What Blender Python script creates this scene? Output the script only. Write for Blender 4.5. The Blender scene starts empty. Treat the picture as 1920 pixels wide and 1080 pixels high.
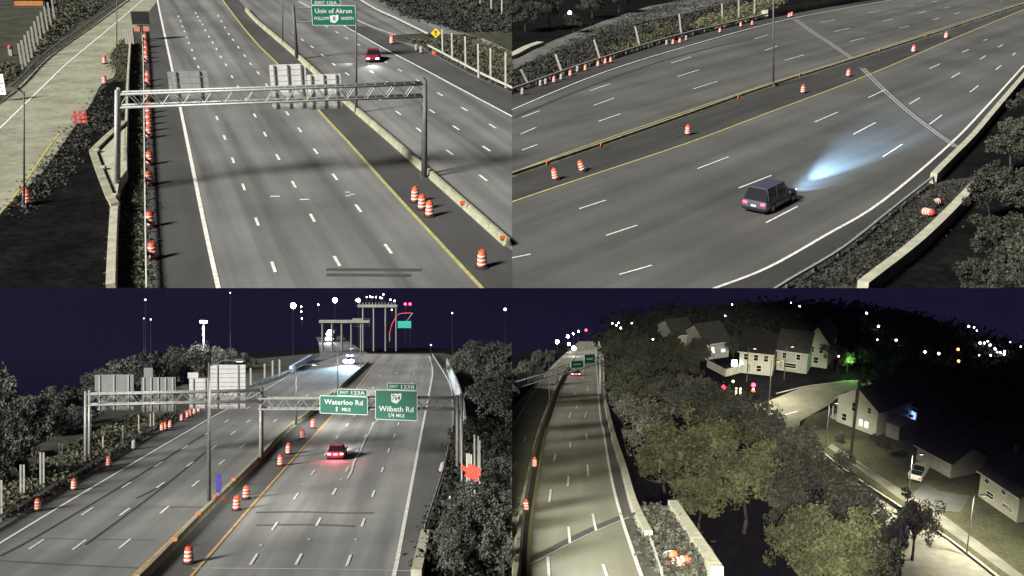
import bpy, bmesh, math, random
import numpy as np
from mathutils import Vector, Matrix, Euler
random.seed(7); np.random.seed(7)
R = math.radians
sc = bpy.context.scene
C = sc.collection

# ---------------------------------------------------------------- camera, sky, sun, exposure
F = 2000.0                       # focal length in pixels of the 1920 wide frame
P = Vector((0, 0, 20))
cam = bpy.data.cameras.new('camera'); cam.sensor_width = 36; cam.lens = 36 * F / 1920
cam.clip_start = 0.5; cam.clip_end = 6000
co = bpy.data.objects.new('camera', cam); C.objects.link(co)
co.location = P; co.rotation_euler = (R(90), 0, 0)
sc.camera = co
SUN_EL, SUN_AZ = R(20), R(42)    # night: a dim wide source standing for the high flood masts behind the camera to the left
sd = Vector((-math.cos(SUN_EL) * math.sin(SUN_AZ), -math.cos(SUN_EL) * math.cos(SUN_AZ), math.sin(SUN_EL)))
sl = bpy.data.lights.new('sun', 'SUN'); sl.energy = 2.3; sl.angle = R(13); sl.color = (1, .98, .9)
so = bpy.data.objects.new('sun', sl); C.objects.link(so)
so.rotation_euler = (-sd).to_track_quat('-Z', 'Y').to_euler()
fl_ = bpy.data.lights.new('fill_spot', 'SPOT'); fl_.energy = 360000; fl_.spot_size = R(20.5); fl_.spot_blend = .4; fl_.color = (1, .97, .72); fl_.shadow_soft_size = .5
flo = bpy.data.objects.new('fill_spot', fl_); C.objects.link(flo); flo.location = P + Vector((1.5, -2, -1.2))      # added unseen fill beside the camera, brightens the lower right highway and wood
flo.rotation_euler = Vector(((1285 - 960) / F, 1, -(880 - 540) / F)).to_track_quat('-Z', 'Y').to_euler()
w = bpy.data.worlds.new('World'); sc.world = w; w.use_nodes = True
nt = w.node_tree; nt.nodes.clear()
wo = nt.nodes.new('ShaderNodeOutputWorld'); bg = nt.nodes.new('ShaderNodeBackground')
sky = nt.nodes.new('ShaderNodeTexSky'); sky.sky_type = 'NISHITA'; sky.sun_disc = False
sky.sun_elevation = SUN_EL; sky.sun_rotation = R(240)
tc = nt.nodes.new('ShaderNodeTexCoord'); mp = nt.nodes.new('ShaderNodeMapping'); mp.inputs['Rotation'].default_value = (R(14), 0, 0)
mx = nt.nodes.new('ShaderNodeMix'); mx.data_type = 'RGBA'; mx.blend_type = 'MULTIPLY'; mx.inputs[0].default_value = 1
mx.inputs[7].default_value = (.34, .23, .78, 1)
nt.links.new(tc.outputs['Generated'], mp.inputs[0]); nt.links.new(mp.outputs[0], sky.inputs[0])
nt.links.new(sky.outputs[0], mx.inputs[6]); nt.links.new(mx.outputs[2], bg.inputs[0]); bg.inputs[1].default_value = .00105
nt.links.new(bg.outputs[0], wo.inputs[0])
sc.view_settings.view_transform = 'Standard'; sc.view_settings.look = 'None'
sc.view_settings.exposure = 2.0; sc.view_settings.gamma = 1
sc.cycles.use_denoising = True
sc.cycles.max_bounces = 4; sc.cycles.sample_clamp_indirect = 3

# ---------------------------------------------------------------- the places: a ground plane each
class Sec:
    def __init__(s, vh, H, quad):
        t = math.atan((540 - vh) / F); s.t = t; s.vh = vh; s.H = H; s.quad = quad
        s.n = Vector((0, -math.sin(t), math.cos(t))); s.ex = Vector((1, 0, 0)); s.ey = Vector((0, math.cos(t), math.sin(t)))
        s.O = P - s.n * H
        s.M = Matrix(((1, 0, 0, s.O.x), (0, s.ey.y, s.n.y, s.O.y), (0, s.ey.z, s.n.z, s.O.z), (0, 0, 0, 1)))
    def L(s, u, v, h=0.0):
        d = Vector(((u - 960) / F, 1, -(v - 540) / F)); k = -(s.H - h) / s.n.dot(d)
        q = P + d * k - s.O
        return Vector((q.dot(s.ex), q.dot(s.ey), h))
    def px(s, l):
        q = s.M @ Vector(l) - P
        return 960 + F * q.x / q.y, 540 - F * q.z / q.y
    def hgt(s, l, vt):
        q = s.O + s.ex * l[0] + s.ey * l[1] - P
        return ((540 - vt) * q.y - F * q.z) / (F * s.n.z - (540 - vt) * s.n.y)
    def scl(s, v):
        return math.cos(s.t) * (v - s.vh) / s.H
TL = Sec(-250, 25.0, (-1, 1)); TR = Sec(-250, 25.0, (1, 1)); BL = Sec(523, 20.0, (-1, -1))
BH = Sec(600, 16.5, (1, -1)); BN = Sec(0, 72.9, (1, -1))
TL.K = 1.14; TR.K = .9; BL.K = BH.K = BN.K = 1.0
ROOTS = []                       # (root object, sector)

# ---------------------------------------------------------------- materials
MATS = {}
def mat(name, col, rough=.8, var=.25, scale=3.0, bump=0, metal=0, emit=None, es=0, stretch=None, rnd=0, spots=None, spec=.3):
    if name in MATS: return MATS[name]
    m = bpy.data.materials.new(name); m.use_nodes = True; t = m.node_tree; b = t.nodes['Principled BSDF']
    b.inputs['Roughness'].default_value = rough; b.inputs['Metallic'].default_value = metal
    b.inputs['Specular IOR Level'].default_value = spec
    tc = t.nodes.new('ShaderNodeTexCoord'); mp = t.nodes.new('ShaderNodeMapping')
    t.links.new(tc.outputs['Object'], mp.inputs[0])
    nz = t.nodes.new('ShaderNodeTexNoise'); nz.inputs['Scale'].default_value = scale; nz.inputs['Detail'].default_value = 5
    if stretch:
        mp.vector_type = 'TEXTURE'; mp.inputs['Rotation'].default_value = (0, 0, stretch[0]); mp.inputs['Scale'].default_value = (1, stretch[1], 1)
    t.links.new(mp.outputs[0], nz.inputs[0])
    rp = t.nodes.new('ShaderNodeMapRange'); rp.inputs[1].default_value = .3; rp.inputs[2].default_value = .7
    rp.inputs[3].default_value = 1 - var; rp.inputs[4].default_value = 1 + var
    t.links.new(nz.outputs['Fac'], rp.inputs[0])
    fac = rp.outputs[0]
    def mul(a, bb):
        q = t.nodes.new('ShaderNodeMath'); q.operation = 'MULTIPLY'; t.links.new(a, q.inputs[0]); t.links.new(bb, q.inputs[1]); return q.outputs[0]
    if spots:                    # a second, larger or finer layer
        n2 = t.nodes.new('ShaderNodeTexNoise'); n2.inputs['Scale'].default_value = spots[0]; n2.inputs['Detail'].default_value = 3
        t.links.new(tc.outputs['Object'], n2.inputs[0])
        r2 = t.nodes.new('ShaderNodeMapRange'); r2.inputs[1].default_value = .3; r2.inputs[2].default_value = .7
        r2.inputs[3].default_value = 1 - spots[1]; r2.inputs[4].default_value = 1 + spots[1]
        t.links.new(n2.outputs['Fac'], r2.inputs[0]); fac = mul(fac, r2.outputs[0])
    if rnd:
        oi = t.nodes.new('ShaderNodeObjectInfo'); r3 = t.nodes.new('ShaderNodeMapRange')
        r3.inputs[3].default_value = 1 - rnd; r3.inputs[4].default_value = 1 + rnd
        t.links.new(oi.outputs['Random'], r3.inputs[0]); fac = mul(fac, r3.outputs[0])
    vm = t.nodes.new('ShaderNodeVectorMath'); vm.operation = 'SCALE'; vm.inputs[0].default_value = col
    t.links.new(fac, vm.inputs['Scale']); t.links.new(vm.outputs[0], b.inputs['Base Color'])
    if bump:
        bp = t.nodes.new('ShaderNodeBump'); bp.inputs['Strength'].default_value = bump; bp.inputs['Distance'].default_value = .1
        t.links.new(nz.outputs['Fac'], bp.inputs['Height']); t.links.new(bp.outputs[0], b.inputs['Normal'])
    if emit:
        b.inputs['Emission Color'].default_value = (*emit, 1); b.inputs['Emission Strength'].default_value = es
    MATS[name] = m; return m
def leafmat(name, col, rnd=.3):
    m = mat(name, col, .7, .5, 1.1, rnd=rnd, spots=(5, .35)); return m
aT = 0.0
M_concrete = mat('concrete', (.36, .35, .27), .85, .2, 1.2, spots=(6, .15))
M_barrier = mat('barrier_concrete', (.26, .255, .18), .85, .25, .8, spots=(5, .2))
M_white = mat('white_paint', (.62, .62, .58), .6, .25, 2.5, spots=(12, .2))
M_yellow = mat('yellow_paint', (.36, .335, .13), .6, .25, 2.5, spots=(12, .2))
M_orangeline = mat('orange_paint', (.45, .29, .12), .6, .3, 1.0)
M_steel = mat('galvanised_steel', (.33, .34, .33), .5, .15, 3, metal=.25)
M_dsteel = mat('weathered_steel', (.10, .10, .10), .6, .2, 2, metal=.2)
M_rail = mat('rail_steel', (.42, .42, .40), .5, .15, 3, metal=.2)
M_alum = mat('sign_back_aluminium', (.66, .66, .64), .55, .1, 1.5, metal=.1)
M_alumb = mat('sign_back_pale', (.40, .40, .39), .6, .12, 1.5)
M_alumd = mat('sign_back_dull', (.16, .16, .16), .6, .12, 1.5, metal=.1)
M_st_rib = mat('rib_steel', (.2, .2, .2), .6, .1)
M_green = mat('sign_green', (.007, .105, .068), .5, .08, 2)
M_sign = mat('sign_white', (.55, .57, .54), .5, .03, 2)
M_blk = mat('black_print', (.012, .012, .012), .5, .1, 3)
M_orange = mat('barrel_orange', (.62, .09, .045), .5, .15, 5, rnd=.15)
M_band = mat('barrel_white', (.62, .5, .46), .45, .1, 5)
M_gband = mat('barrel_grey', (.28, .26, .25), .6, .15, 5)
M_rub = mat('rubber', (.015, .015, .015), .8, .2, 5)
M_tyre = M_rub
M_glass = mat('dark_glass', (.01, .012, .015), .12, .05, 1, spec=.6)
M_red = mat('red_sheet', (.55, .05, .045), .5, .1, 3)
M_yel = mat('yellow_sheet', (.75, .52, .03), .5, .08, 3)
M_ambr = mat('amber_reflector', (.85, .16, .03), .4, .1, 3)
M_bark = mat('bark', (.045, .04, .033), .9, .35, 5)
M_wood = mat('pale_post', (.36, .36, .32), .85, .15, 2)
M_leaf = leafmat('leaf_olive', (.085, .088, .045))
M_leafd = leafmat('leaf_shaded', (.045, .046, .034))  # shaded copy of the olive leaf for trees out of the light
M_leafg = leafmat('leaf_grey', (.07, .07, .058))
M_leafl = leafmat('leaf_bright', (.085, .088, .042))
M_grass = mat('verge_grass', (.032, .033, .021), .95, .45, .35, bump=.6, spots=(2.2, .4))
M_soil = mat('unlit_soil', (.0075, .0075, .0075), 1, .4, .3, bump=.5, spots=(1.5, .4), spec=0)  # near black: the dark of unlit ground is put into the colour
M_tuft = leafmat('tuft', (.062, .063, .04), .1)
M_tuftd = leafmat('tuft_dark', (.03, .03, .024), .1)
M_lamp = mat('lamp_white', (.8, .8, .8), .4, 0, 1, emit=(.92, .95, 1), es=9)
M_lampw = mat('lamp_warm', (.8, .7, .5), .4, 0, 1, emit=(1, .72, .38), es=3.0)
M_lampr = mat('lamp_red', (.6, .05, .05), .4, 0, 1, emit=(1, .02, .06), es=4)
M_lampb = mat('lamp_blue', (.1, .1, .6), .4, 0, 1, emit=(.18, .25, 1), es=8)
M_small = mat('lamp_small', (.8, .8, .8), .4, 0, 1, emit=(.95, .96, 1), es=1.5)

# ---------------------------------------------------------------- mesh building
class MB:
    def __init__(s): s.v = []; s.f = []
    def add(s, vs, fs):
        k = len(s.v); s.v += [tuple(a) for a in vs]; s.f += [tuple(i + k for i in f) for f in fs]; return s
    def box(s, c, d, rz=0, rx=0, ry=0):
        e = Euler((rx, ry, rz)).to_matrix(); c = Vector(c)
        vs = [c + e @ Vector((x * d[0] / 2, y * d[1] / 2, z * d[2] / 2)) for x in (-1, 1) for y in (-1, 1) for z in (-1, 1)]
        return s.add(vs, [(0, 1, 3, 2), (4, 6, 7, 5), (0, 4, 5, 1), (2, 3, 7, 6), (0, 2, 6, 4), (1, 5, 7, 3)])
    def cyl(s, a, b, r0, r1=None, n=8):
        a = Vector(a); b = Vector(b); r1 = r0 if r1 is None else r1; d = (b - a).normalized()
        x = d.orthogonal().normalized(); y = d.cross(x); vs = []
        for p, r in ((a, r0), (b, r1)):
            vs += [p + (x * math.cos(6.28319 * i / n) + y * math.sin(6.28319 * i / n)) * r for i in range(n)]
        fs = [(i, (i + 1) % n, n + (i + 1) % n, n + i) for i in range(n)] + [tuple(range(n))[::-1], tuple(range(n, 2 * n))]
        return s.add(vs, fs)
    def lathe(s, prof, n=14, c=(0, 0, 0)):
        vs = []; fs = []
        for r, z in prof: vs += [(c[0] + r * math.cos(6.28319 * i / n), c[1] + r * math.sin(6.28319 * i / n), c[2] + z) for i in range(n)]
        for k in range(len(prof) - 1): fs += [(k * n + i, k * n + (i + 1) % n, (k + 1) * n + (i + 1) % n, (k + 1) * n + i) for i in range(n)]
        fs += [tuple(range(n))[::-1], tuple(range((len(prof) - 1) * n, len(prof) * n))]
        return s.add(vs, fs)
    def sweep(s, prof, path, closed=True):
        n = len(prof); vs = []; fs = []
        for i, p in enumerate(path):
            a = path[max(i - 1, 0)]; b = path[min(i + 1, len(path) - 1)]; d = Vector((b[0] - a[0], b[1] - a[1], 0)).normalized()
            nr = Vector((d.y, -d.x, 0))
            vs += [Vector(p) + nr * x + Vector((0, 0, z)) for x, z in prof]
        m = n if closed else n - 1
        for i in range(len(path) - 1):
            for k in range(m): fs.append((i * n + k, i * n + (k + 1) % n, (i + 1) * n + (k + 1) % n, (i + 1) * n + k))
        if closed: fs += [tuple(range(n))[::-1], tuple(range((len(path) - 1) * n, len(path) * n))]
        return s.add(vs, fs)
    def prism(s, pts, y0, y1):   # outline in x,z pushed from y0 to y1
        n = len(pts); vs = [(x, y0, z) for x, z in pts] + [(x, y1, z) for x, z in pts]
        return s.add(vs, [tuple(range(n)), tuple(range(n, 2 * n))[::-1]] + [(i, n + i, n + (i + 1) % n, (i + 1) % n) for i in range(n)])
    def mesh(s, name, m, smooth=False):
        me = bpy.data.meshes.new(name); me.from_pydata([tuple(a) for a in s.v], [], s.f); me.materials.append(m)
        bm = bmesh.new(); bm.from_mesh(me); bmesh.ops.recalc_face_normals(bm, faces=bm.faces); bm.to_mesh(me); bm.free()
        if smooth: me.polygons.foreach_set('use_smooth', [True] * len(me.polygons))
        return me
def part(name, mb, m, parent, smooth=False, loc=None, rot=None):
    o = bpy.data.objects.new(name, mb.mesh(name, m, smooth) if isinstance(mb, MB) else mb); C.objects.link(o); o.parent = parent
    if loc is not None: o.location = loc
    if rot is not None: o.rotation_euler = rot
    return o
def tag(o, label=None, cat=None, group=None, kind=None):
    for k, x in (('label', label), ('category', cat), ('group', group), ('kind', kind)):
        if x: o[k] = x
    return o
def place(o, sec, loc, rz=0, tilt=None):
    o.matrix_world = sec.M @ Matrix.Translation(loc) @ Matrix.Rotation(rz, 4, 'Z') @ (Euler(tilt).to_matrix().to_4x4() if tilt else Matrix())
    return o
def thing(name, label, cat, sec, loc, rz=0, group=None, tilt=None):
    o = bpy.data.objects.new(name, None); C.objects.link(o); o.empty_display_size = .3
    place(o, sec, loc, rz, tilt); ROOTS.append((o, sec)); return tag(o, label, cat, group)
def single(name, mb, m, sec, label, cat, loc=(0, 0, 0), rz=0, group=None, kind=None, smooth=False, tilt=None):
    o = part(name, mb, m, None, smooth); place(o, sec, loc, rz, tilt); ROOTS.append((o, sec)); return tag(o, label, cat, group, kind)
def struct(name, mb, m, sec, label=None, kind='structure', cat=None):
    o = part(name, mb, m, None); place(o, sec, (0, 0, 0)); ROOTS.append((o, sec)); return tag(o, label, cat, None, kind)
def copy_tree(o, parent=None):
    c = o.copy(); C.objects.link(c)
    if parent: c.parent = parent
    for ch in o.children: copy_tree(ch, c)
    return c
class Proto:
    def __init__(s, fn): s.fn = fn; s.o = None
    def put(s, label, sec, loc, rz=0, group=None, scale=1, tilt=None):
        if s.o is None: o = s.o = s.fn()
        else: o = copy_tree(s.o)
        K = sec.K; scale = tuple(a * K for a in scale[:2]) + tuple(scale[2:]) if hasattr(scale, '__len__') else scale * K
        place(o, sec, loc, rz, tilt); o.matrix_world = o.matrix_world @ Matrix.Diagonal((*((scale,) * 3 if not hasattr(scale, '__len__') else scale), 1))
        o['label'] = label
        if group: o['group'] = group
        elif 'group' in o: del o['group']
        ROOTS.append((o, sec)); return o
def smooth(pts, n=6):
    pts = [Vector(p) for p in pts]; out = []
    for i in range(len(pts) - 1):
        a = pts[max(i - 1, 0)]; b = pts[i]; c = pts[i + 1]; d = pts[min(i + 2, len(pts) - 1)]
        for k in range(n):
            t = k / n
            out.append(.5 * ((2 * b) + (c - a) * t + (2 * a - 5 * b + 4 * c - d) * t * t + (3 * b - a - 3 * c + d) * t ** 3))
    return out + [pts[-1]]
def path(sec, pix, n=5, h=0): return smooth([sec.L(u, v, h) for u, v in pix], n)
def along(pth, step, start=0):
    out = []; acc = -start
    for a, b in zip(pth, pth[1:]):
        l = (b - a).length; d = (b - a).normalized()
        while acc <= l:
            if acc >= 0: out.append((a + d * acc, math.atan2(d.y, d.x)))
            acc += step
        acc -= l
    return out
def poly(sec, pix, z=0.0):
    return MB().add([sec.L(u, v, z) for u, v in pix], [tuple(range(len(pix)))])
def line(sec, pix, wd, z, m, parent, name='edge_line', n=5):
    return part(name, MB().sweep([(-wd / 2, z), (wd / 2, z)], path(sec, pix, n), False), m, parent)
def dashes(sec, cents, ln, wd, z, m, parent):
    pts = [sec.L(u, v) for u, v in cents]
    for i, p in enumerate(pts):
        a = pts[max(i - 1, 0)]; b = pts[min(i + 1, len(pts) - 1)]; d = (b - a).normalized(); nn = Vector((d.y, -d.x, 0)) * wd / 2; d = d * ln / 2
        zz = Vector((0, 0, z))
        part('lane_dash', MB().add([p - d - nn + zz, p + d - nn + zz, p + d + nn + zz, p - d + nn + zz], [(0, 1, 2, 3)]), m, parent)
def dash2(sec, segs, wd, z, m, parent, name='lane_dash'):
    for u0, v0, u1, v1 in segs:
        a = sec.L(u0, v0, z); b = sec.L(u1, v1, z); d = (b - a).normalized(); nn = Vector((d.y, -d.x, 0)) * wd / 2
        part(name, MB().add([a - nn, b - nn, b + nn, a + nn], [(0, 1, 2, 3)]), m, parent)
def inside(pt, pg):
    x, y = pt; c = False
    for (x1, y1), (x2, y2) in zip(pg, pg[1:] + pg[:1]):
        if (y1 > y) != (y2 > y) and x < (x2 - x1) * (y - y1) / (y2 - y1) + x1: c = not c
    return c
def leafquads(cent, size, nrm=None):
    n = len(cent); a = np.random.normal(size=(n, 3)); a[:, 2] *= .8; a /= np.linalg.norm(a, axis=1)[:, None]
    b = np.random.normal(size=(n, 3)); b -= (a * b).sum(1)[:, None] * a; b /= np.linalg.norm(b, axis=1)[:, None]
    sz = (size * np.random.uniform(.6, 1.3, n))[:, None]
    v = np.stack([cent - a * sz, cent - b * sz * .55, cent + a * sz, cent + b * sz * .55], 1).reshape(-1, 3)
    return v, np.arange(4 * n).reshape(-1, 4)
def rawmesh(name, v, f, m):
    me = bpy.data.meshes.new(name); me.vertices.add(len(v)); me.vertices.foreach_set('co', np.asarray(v, 'f').ravel())
    me.loops.add(f.size); me.loops.foreach_set('vertex_index', f.ravel().astype('i')); me.polygons.add(len(f))
    me.polygons.foreach_set('loop_start', np.arange(0, f.size, f.shape[1], dtype='i')); me.update(); me.validate(); me.materials.append(m); return me
def scatter(name, sec, pg, n, size, hmax, m, label, cat, per=14, spread=.5, seed=0):
    """tufts of leaves over the ground inside a pixel outline: one object, nobody could count it"""
    us = [p[0] for p in pg]; vs = [p[1] for p in pg]; pts = []; rr = random.Random(seed); k = 0
    while len(pts) < n and k < n * 40:
        k += 1; u = rr.uniform(min(us), max(us)); v = rr.uniform(min(vs), max(vs))
        if inside((u, v), pg): pts.append(sec.L(u, v))
    pts = np.array(pts); c = np.repeat(pts, per, 0); hs = np.repeat(np.random.uniform(.15, 1, len(pts)) ** 2 * hmax, per)
    c = c + np.random.normal(size=c.shape) * spread * np.array([1, 1, 0]); c[:, 2] = np.random.uniform(0, 1, len(c)) * hs
    v, f = leafquads(c, np.full(len(c), size)); o = bpy.data.objects.new(name, rawmesh(name, v, f, m)); C.objects.link(o)
    place(o, sec, (0, 0, 0)); ROOTS.append((o, sec)); return tag(o, label, cat, None, 'stuff')

# ---------------------------------------------------------------- trees
def crown_mesh(name, seed, n=6500, m=None):
    rng = np.random.RandomState(seed); nc = 60
    d = rng.normal(size=(nc, 3)); d /= np.linalg.norm(d, axis=1)[:, None]; d[:, 2] = np.where(d[:, 2] < -.5, -d[:, 2], d[:, 2])
    lob = 1 + .22 * np.sin(3 * np.arctan2(d[:, 1], d[:, 0]) + seed) + .18 * rng.normal(size=nc)
    cc = d * (rng.uniform(.35, .86, nc) * lob)[:, None]; rad = rng.uniform(.12, .3, nc)
    idx = rng.randint(0, nc, n); e = rng.normal(size=(n, 3)); e /= np.linalg.norm(e, axis=1)[:, None]
    c = cc[idx] + e * (rad[idx] * rng.uniform(.55, 1.08, n))[:, None]
    st = np.random.get_state(); np.random.seed(seed); v, f = leafquads(c, np.full(n, .05)); np.random.set_state(st)
    return rawmesh(name, v, f, m)
CROWNS = {}
def crown(kind, i):
    if (kind, i) not in CROWNS: CROWNS[kind, i] = crown_mesh('crown', 11 * i + len(kind), m={'olive': M_leaf, 'dark': M_leafd, 'grey': M_leafg, 'bright': M_leafl}[kind])
    return CROWNS[kind, i]
TRUNKS = []
def trunk_mesh(seed):
    rr = random.Random(seed); mb = MB(); p = Vector((0, 0, 0)); r = .03
    pts = [p]
    for k in range(1, 5):
        q = Vector((rr.uniform(-.02, .02) * k, rr.uniform(-.02, .02) * k, .16 * k)); mb.cyl(p, q, r, r * .82, 7); p = q; r *= .82; pts.append(p)
    for k in range(7):
        a = rr.uniform(0, 6.28); b = pts[rr.choice((2, 3, 3, 4))]; l = rr.uniform(.18, .32); t = b + Vector((math.cos(a) * l, math.sin(a) * l, rr.uniform(.1, .26)))
        mb.cyl(b, t, .012, .004, 5); t2 = t + Vector((rr.uniform(-.1, .1), rr.uniform(-.1, .1), .12)); mb.cyl(t, t2, .004, .002, 4)
    return mb.mesh('trunk', M_bark, True)
for k in range(4): TRUNKS.append(trunk_mesh(k))
NT = [0]
def tree(sec, u, vb, vt, rpx, kind, label, group, z0=0.0):
    NT[0] += 1; i = NT[0]
    l = sec.L(u, vb, z0); h = max(2.0, sec.hgt(l, vt) - z0); r = rpx / (F / (sec.M @ l - P).y)
    o = thing('broadleaf_tree', label, 'tree', sec, l, random.uniform(0, 6.28), group)
    t = part('trunk', TRUNKS[i % 4], None, o); t.scale = (h * .8, h * .8, h)
    c = part('crown', crown(kind, i % 5), None, o, loc=(0, 0, h * .57)); c.scale = (r, r * random.uniform(.85, 1.1), h * .43)
    return o

# ---------------------------------------------------------------- repeated furniture
def make_barrel(oc=None, bc=None):
    o = bpy.data.objects.new('traffic_barrel', None); C.objects.link(o); o['category'] = 'traffic barrel'
    part('base', MB().lathe([(.43, 0), (.43, .05), (.36, .11), (.31, .12)], 14), M_rub, o)
    part('body', MB().lathe([(.295, .1), (.285, .32), (.275, .33), (.265, .56), (.255, .57), (.245, .8), (.235, .81), (.22, 1.02), (.12, 1.06)], 14), oc or M_orange, o, True)
    for z, r in ((.2, .295), (.44, .277), (.68, .258), (.89, .238)):
        if z in (.44, .68, .2): part('reflective_band', MB().lathe([(r + .004, z), (r, z + .13)], 14), bc or M_band, o, True)
    part('handle', MB().box((0, 0, 1.1), (.2, .05, .09)), oc or M_orange, o)
    return o
BARREL = Proto(make_barrel); GBARREL = Proto(lambda: make_barrel(M_gband, mat('barrel_pale', (.3, .27, .26))))
def make_refl():
    o = bpy.data.objects.new('barrier_marker', None); C.objects.link(o); o['category'] = 'marker'
    part('bracket', MB().box((0, 0, .06), (.3, .12, .12)), M_dsteel, o); part('reflector', MB().box((0, -.02, .28), (.5, .08, .34)), M_ambr, o)
    return o
REFL = Proto(make_refl)
def make_fpost():
    o = bpy.data.objects.new('steel_post', None); C.objects.link(o); o['category'] = 'post'
    part('flange', MB().box((0, -.07, .5), (.26, .04, 1)), M_wood, o); part('web', MB().box((0, .03, .497), (.06, .16, .985)), M_wood, o)
    return o
FPOST = Proto(make_fpost)
def lamp_post(sec, u, vb, vt, label, r=.13, head=None, arm=2.2, lit=0, group=None, hside=1, name='lamp_post', cat='lamp post', mt=None):
    l = sec.L(u, vb); h = sec.hgt(l, vt); o = thing(name, label, cat, sec, l, 0, group); mt = mt or M_dsteel
    tn = (u - 960) / F * sec.n.y; part('pole', MB().cyl((0, 0, 0), (tn * h, 0, h), r, r * .6, 10), mt, o, True)
    if head: head = tn * h
    part('base_flange', MB().lathe([(r * 2.4, 0), (r * 2.4, .12), (r * 1.3, .2), (r * 1.2, .6)], 10), mt, o)
    if head is not None:
        hx0 = head; part('arm', MB().cyl((0, 0, h - .3), (hside * arm * .5, 0, h + .15), .07, .06, 6).cyl((hside * arm * .5, 0, h + .15), (hside * arm, 0, h + .2), .06, .05, 6), mt, o, loc=(hx0, 0, 0))
        hd = part('luminaire', MB().prism([(hside * (arm - .2), h + .1), (hside * (arm - .1), h + .32), (hside * (arm + .6), h + .34), (hside * (arm + .8), h + .22), (hside * (arm + .8), h + .1)], -.2, .2), mt, o, loc=(hx0, 0, 0))
        part('lens', MB().box((hside * (arm + .3), 0, h + .07), (.6, .26, .06), ), M_lamp if lit else M_rail, hd, loc=(0, 0, .05))
        if lit:  # added spot that brightens the road below an unlit head
            ld = bpy.data.lights.new('lamp', 'SPOT'); ld.energy = lit; ld.spot_size = R(150); ld.spot_blend = 1; ld.shadow_soft_size = .4; ld.color = (1, .97, .86)
            lo = bpy.data.objects.new('lamp', ld); C.objects.link(lo); lo.matrix_world = sec.M @ Matrix.Translation(l + Vector((hside * (arm + .3), 0, h - .1)))
    return o
def guardrail(sec, pix, label, step=3.8, h=.72, n=5, posts=True, m=None):
    pth = path(sec, pix, n); o = thing('guardrail', label, 'guardrail', sec, (0, 0, 0)); m = m or M_rail
    part('beam', MB().sweep([(-.04, h - .3), (.05, h - .24), (-.02, h - .15), (.05, h - .06), (-.04, h), (-.06, h), (.02, h - .06), (-.05, h - .15), (.02, h - .24), (-.06, h - .3)], pth), m, o)
    if posts:
        me = MB().box((0, 0, h / 2 - .02), (.12, .14, h)).mesh('rail_post', M_dsteel)
        for p, a in along(pth, step, 1): part('rail_post', me, None, o, loc=p + Vector((math.sin(a) * -.12, math.cos(a) * .12, 0)), rot=(0, 0, a))
    return o
JERSEY = [(-.3, 0), (-.3, .06), (-.17, .24), (-.13, .6), (.13, .6), (.17, .24), (.3, .06), (.3, 0)]
def barrier(sec, pix, label, prof=JERSEY, m=None, name='concrete_barrier', seg=6.0, n=5):
    pth = path(sec, pix, n); o = thing(name, label, 'barrier', sec, (0, 0, 0)); m = m or M_barrier
    tot = sum((b - a).length for a, b in zip(pth, pth[1:])); seg = max(seg, tot / 60)
    st = [p for p, a in along(pth, seg / 6)] + [pth[-1]]
    for i in range(0, len(st) - 1, 6):
        pp = st[i:i + 7]
        if len(pp) > 1:
            d = (pp[-1] - pp[-2]).normalized(); pp = pp[:-1] + [pp[-1] - d * .04]
            part('barrier_section', MB().sweep(prof, pp), m, o)
    return o
def text(body, wd, ht, m, parent, x, z, y, name='lettering'):
    cu = bpy.data.curves.new('t', 'FONT'); cu.body = body; cu.size = 1; cu.align_x = 'CENTER'; cu.resolution_u = 2; cu.offset = .012
    t = bpy.data.objects.new('t', cu); C.objects.link(t); dg = bpy.context.evaluated_depsgraph_get()
    me = bpy.data.meshes.new_from_object(t.evaluated_get(dg)); bpy.data.objects.remove(t); bpy.data.curves.remove(cu)
    v = np.empty(len(me.vertices) * 3, 'f'); me.vertices.foreach_get('co', v); v = v.reshape(-1, 3)
    lo = v.min(0); hi = v.max(0); sx = wd / (hi[0] - lo[0]); sy = ht / (hi[1] - lo[1])
    q = np.stack([x + (v[:, 0] - (lo[0] + hi[0]) / 2) * sx, np.full(len(v), y), z + (v[:, 1] - (lo[1] + hi[1]) / 2) * sy], 1)
    me.vertices.foreach_set('co', q.ravel().astype('f')); me.materials.clear(); me.materials.append(m); me.update()
    me.flip_normals() if False else None
    return part(name, me, None, parent)
def roundrect(w, h, r, cx=0, cz=0):
    out = []
    for sx, sz, a0 in ((1, 1, 0), (-1, 1, 90), (-1, -1, 180), (1, -1, 270)):
        for k in range(4): a = R(a0 + 30 * k); out.append((cx + sx * (w / 2 - r) + r * math.cos(a), cz + sz * (h / 2 - r) + r * math.sin(a)))
    return out
def green_sign(parent, w, h, x=0, z=0, y=0, name='sign_face'):
    b = part(name, MB().prism(roundrect(w, h, .18, x, z), y, y + .08), M_sign, parent)
    part('green_field', MB().prism(roundrect(w - .13, h - .13, .12, x, z), y - .012, y - .004), M_green, b)
    return b
def shield(parent, s, x, z, y, num):
    pts = [(-.5, .42), (-.3, .36), (-.1, .46), (.15, .4), (.35, .48), (.52, .44), (.5, .0), (.38, -.2), (.22, -.34), (.05, -.5), (-.12, -.44), (-.3, -.4), (-.46, -.3)]
    b = part('route_shield', MB().prism([(x + a * s, z + c * s) for a, c in pts], y - .03, y - .016), M_sign, parent)
    text(num, s * (.3 if len(num) == 1 else .8), s * .5, M_blk, b, x, z + .05 * s, y - .036, 'route_number')
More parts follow.
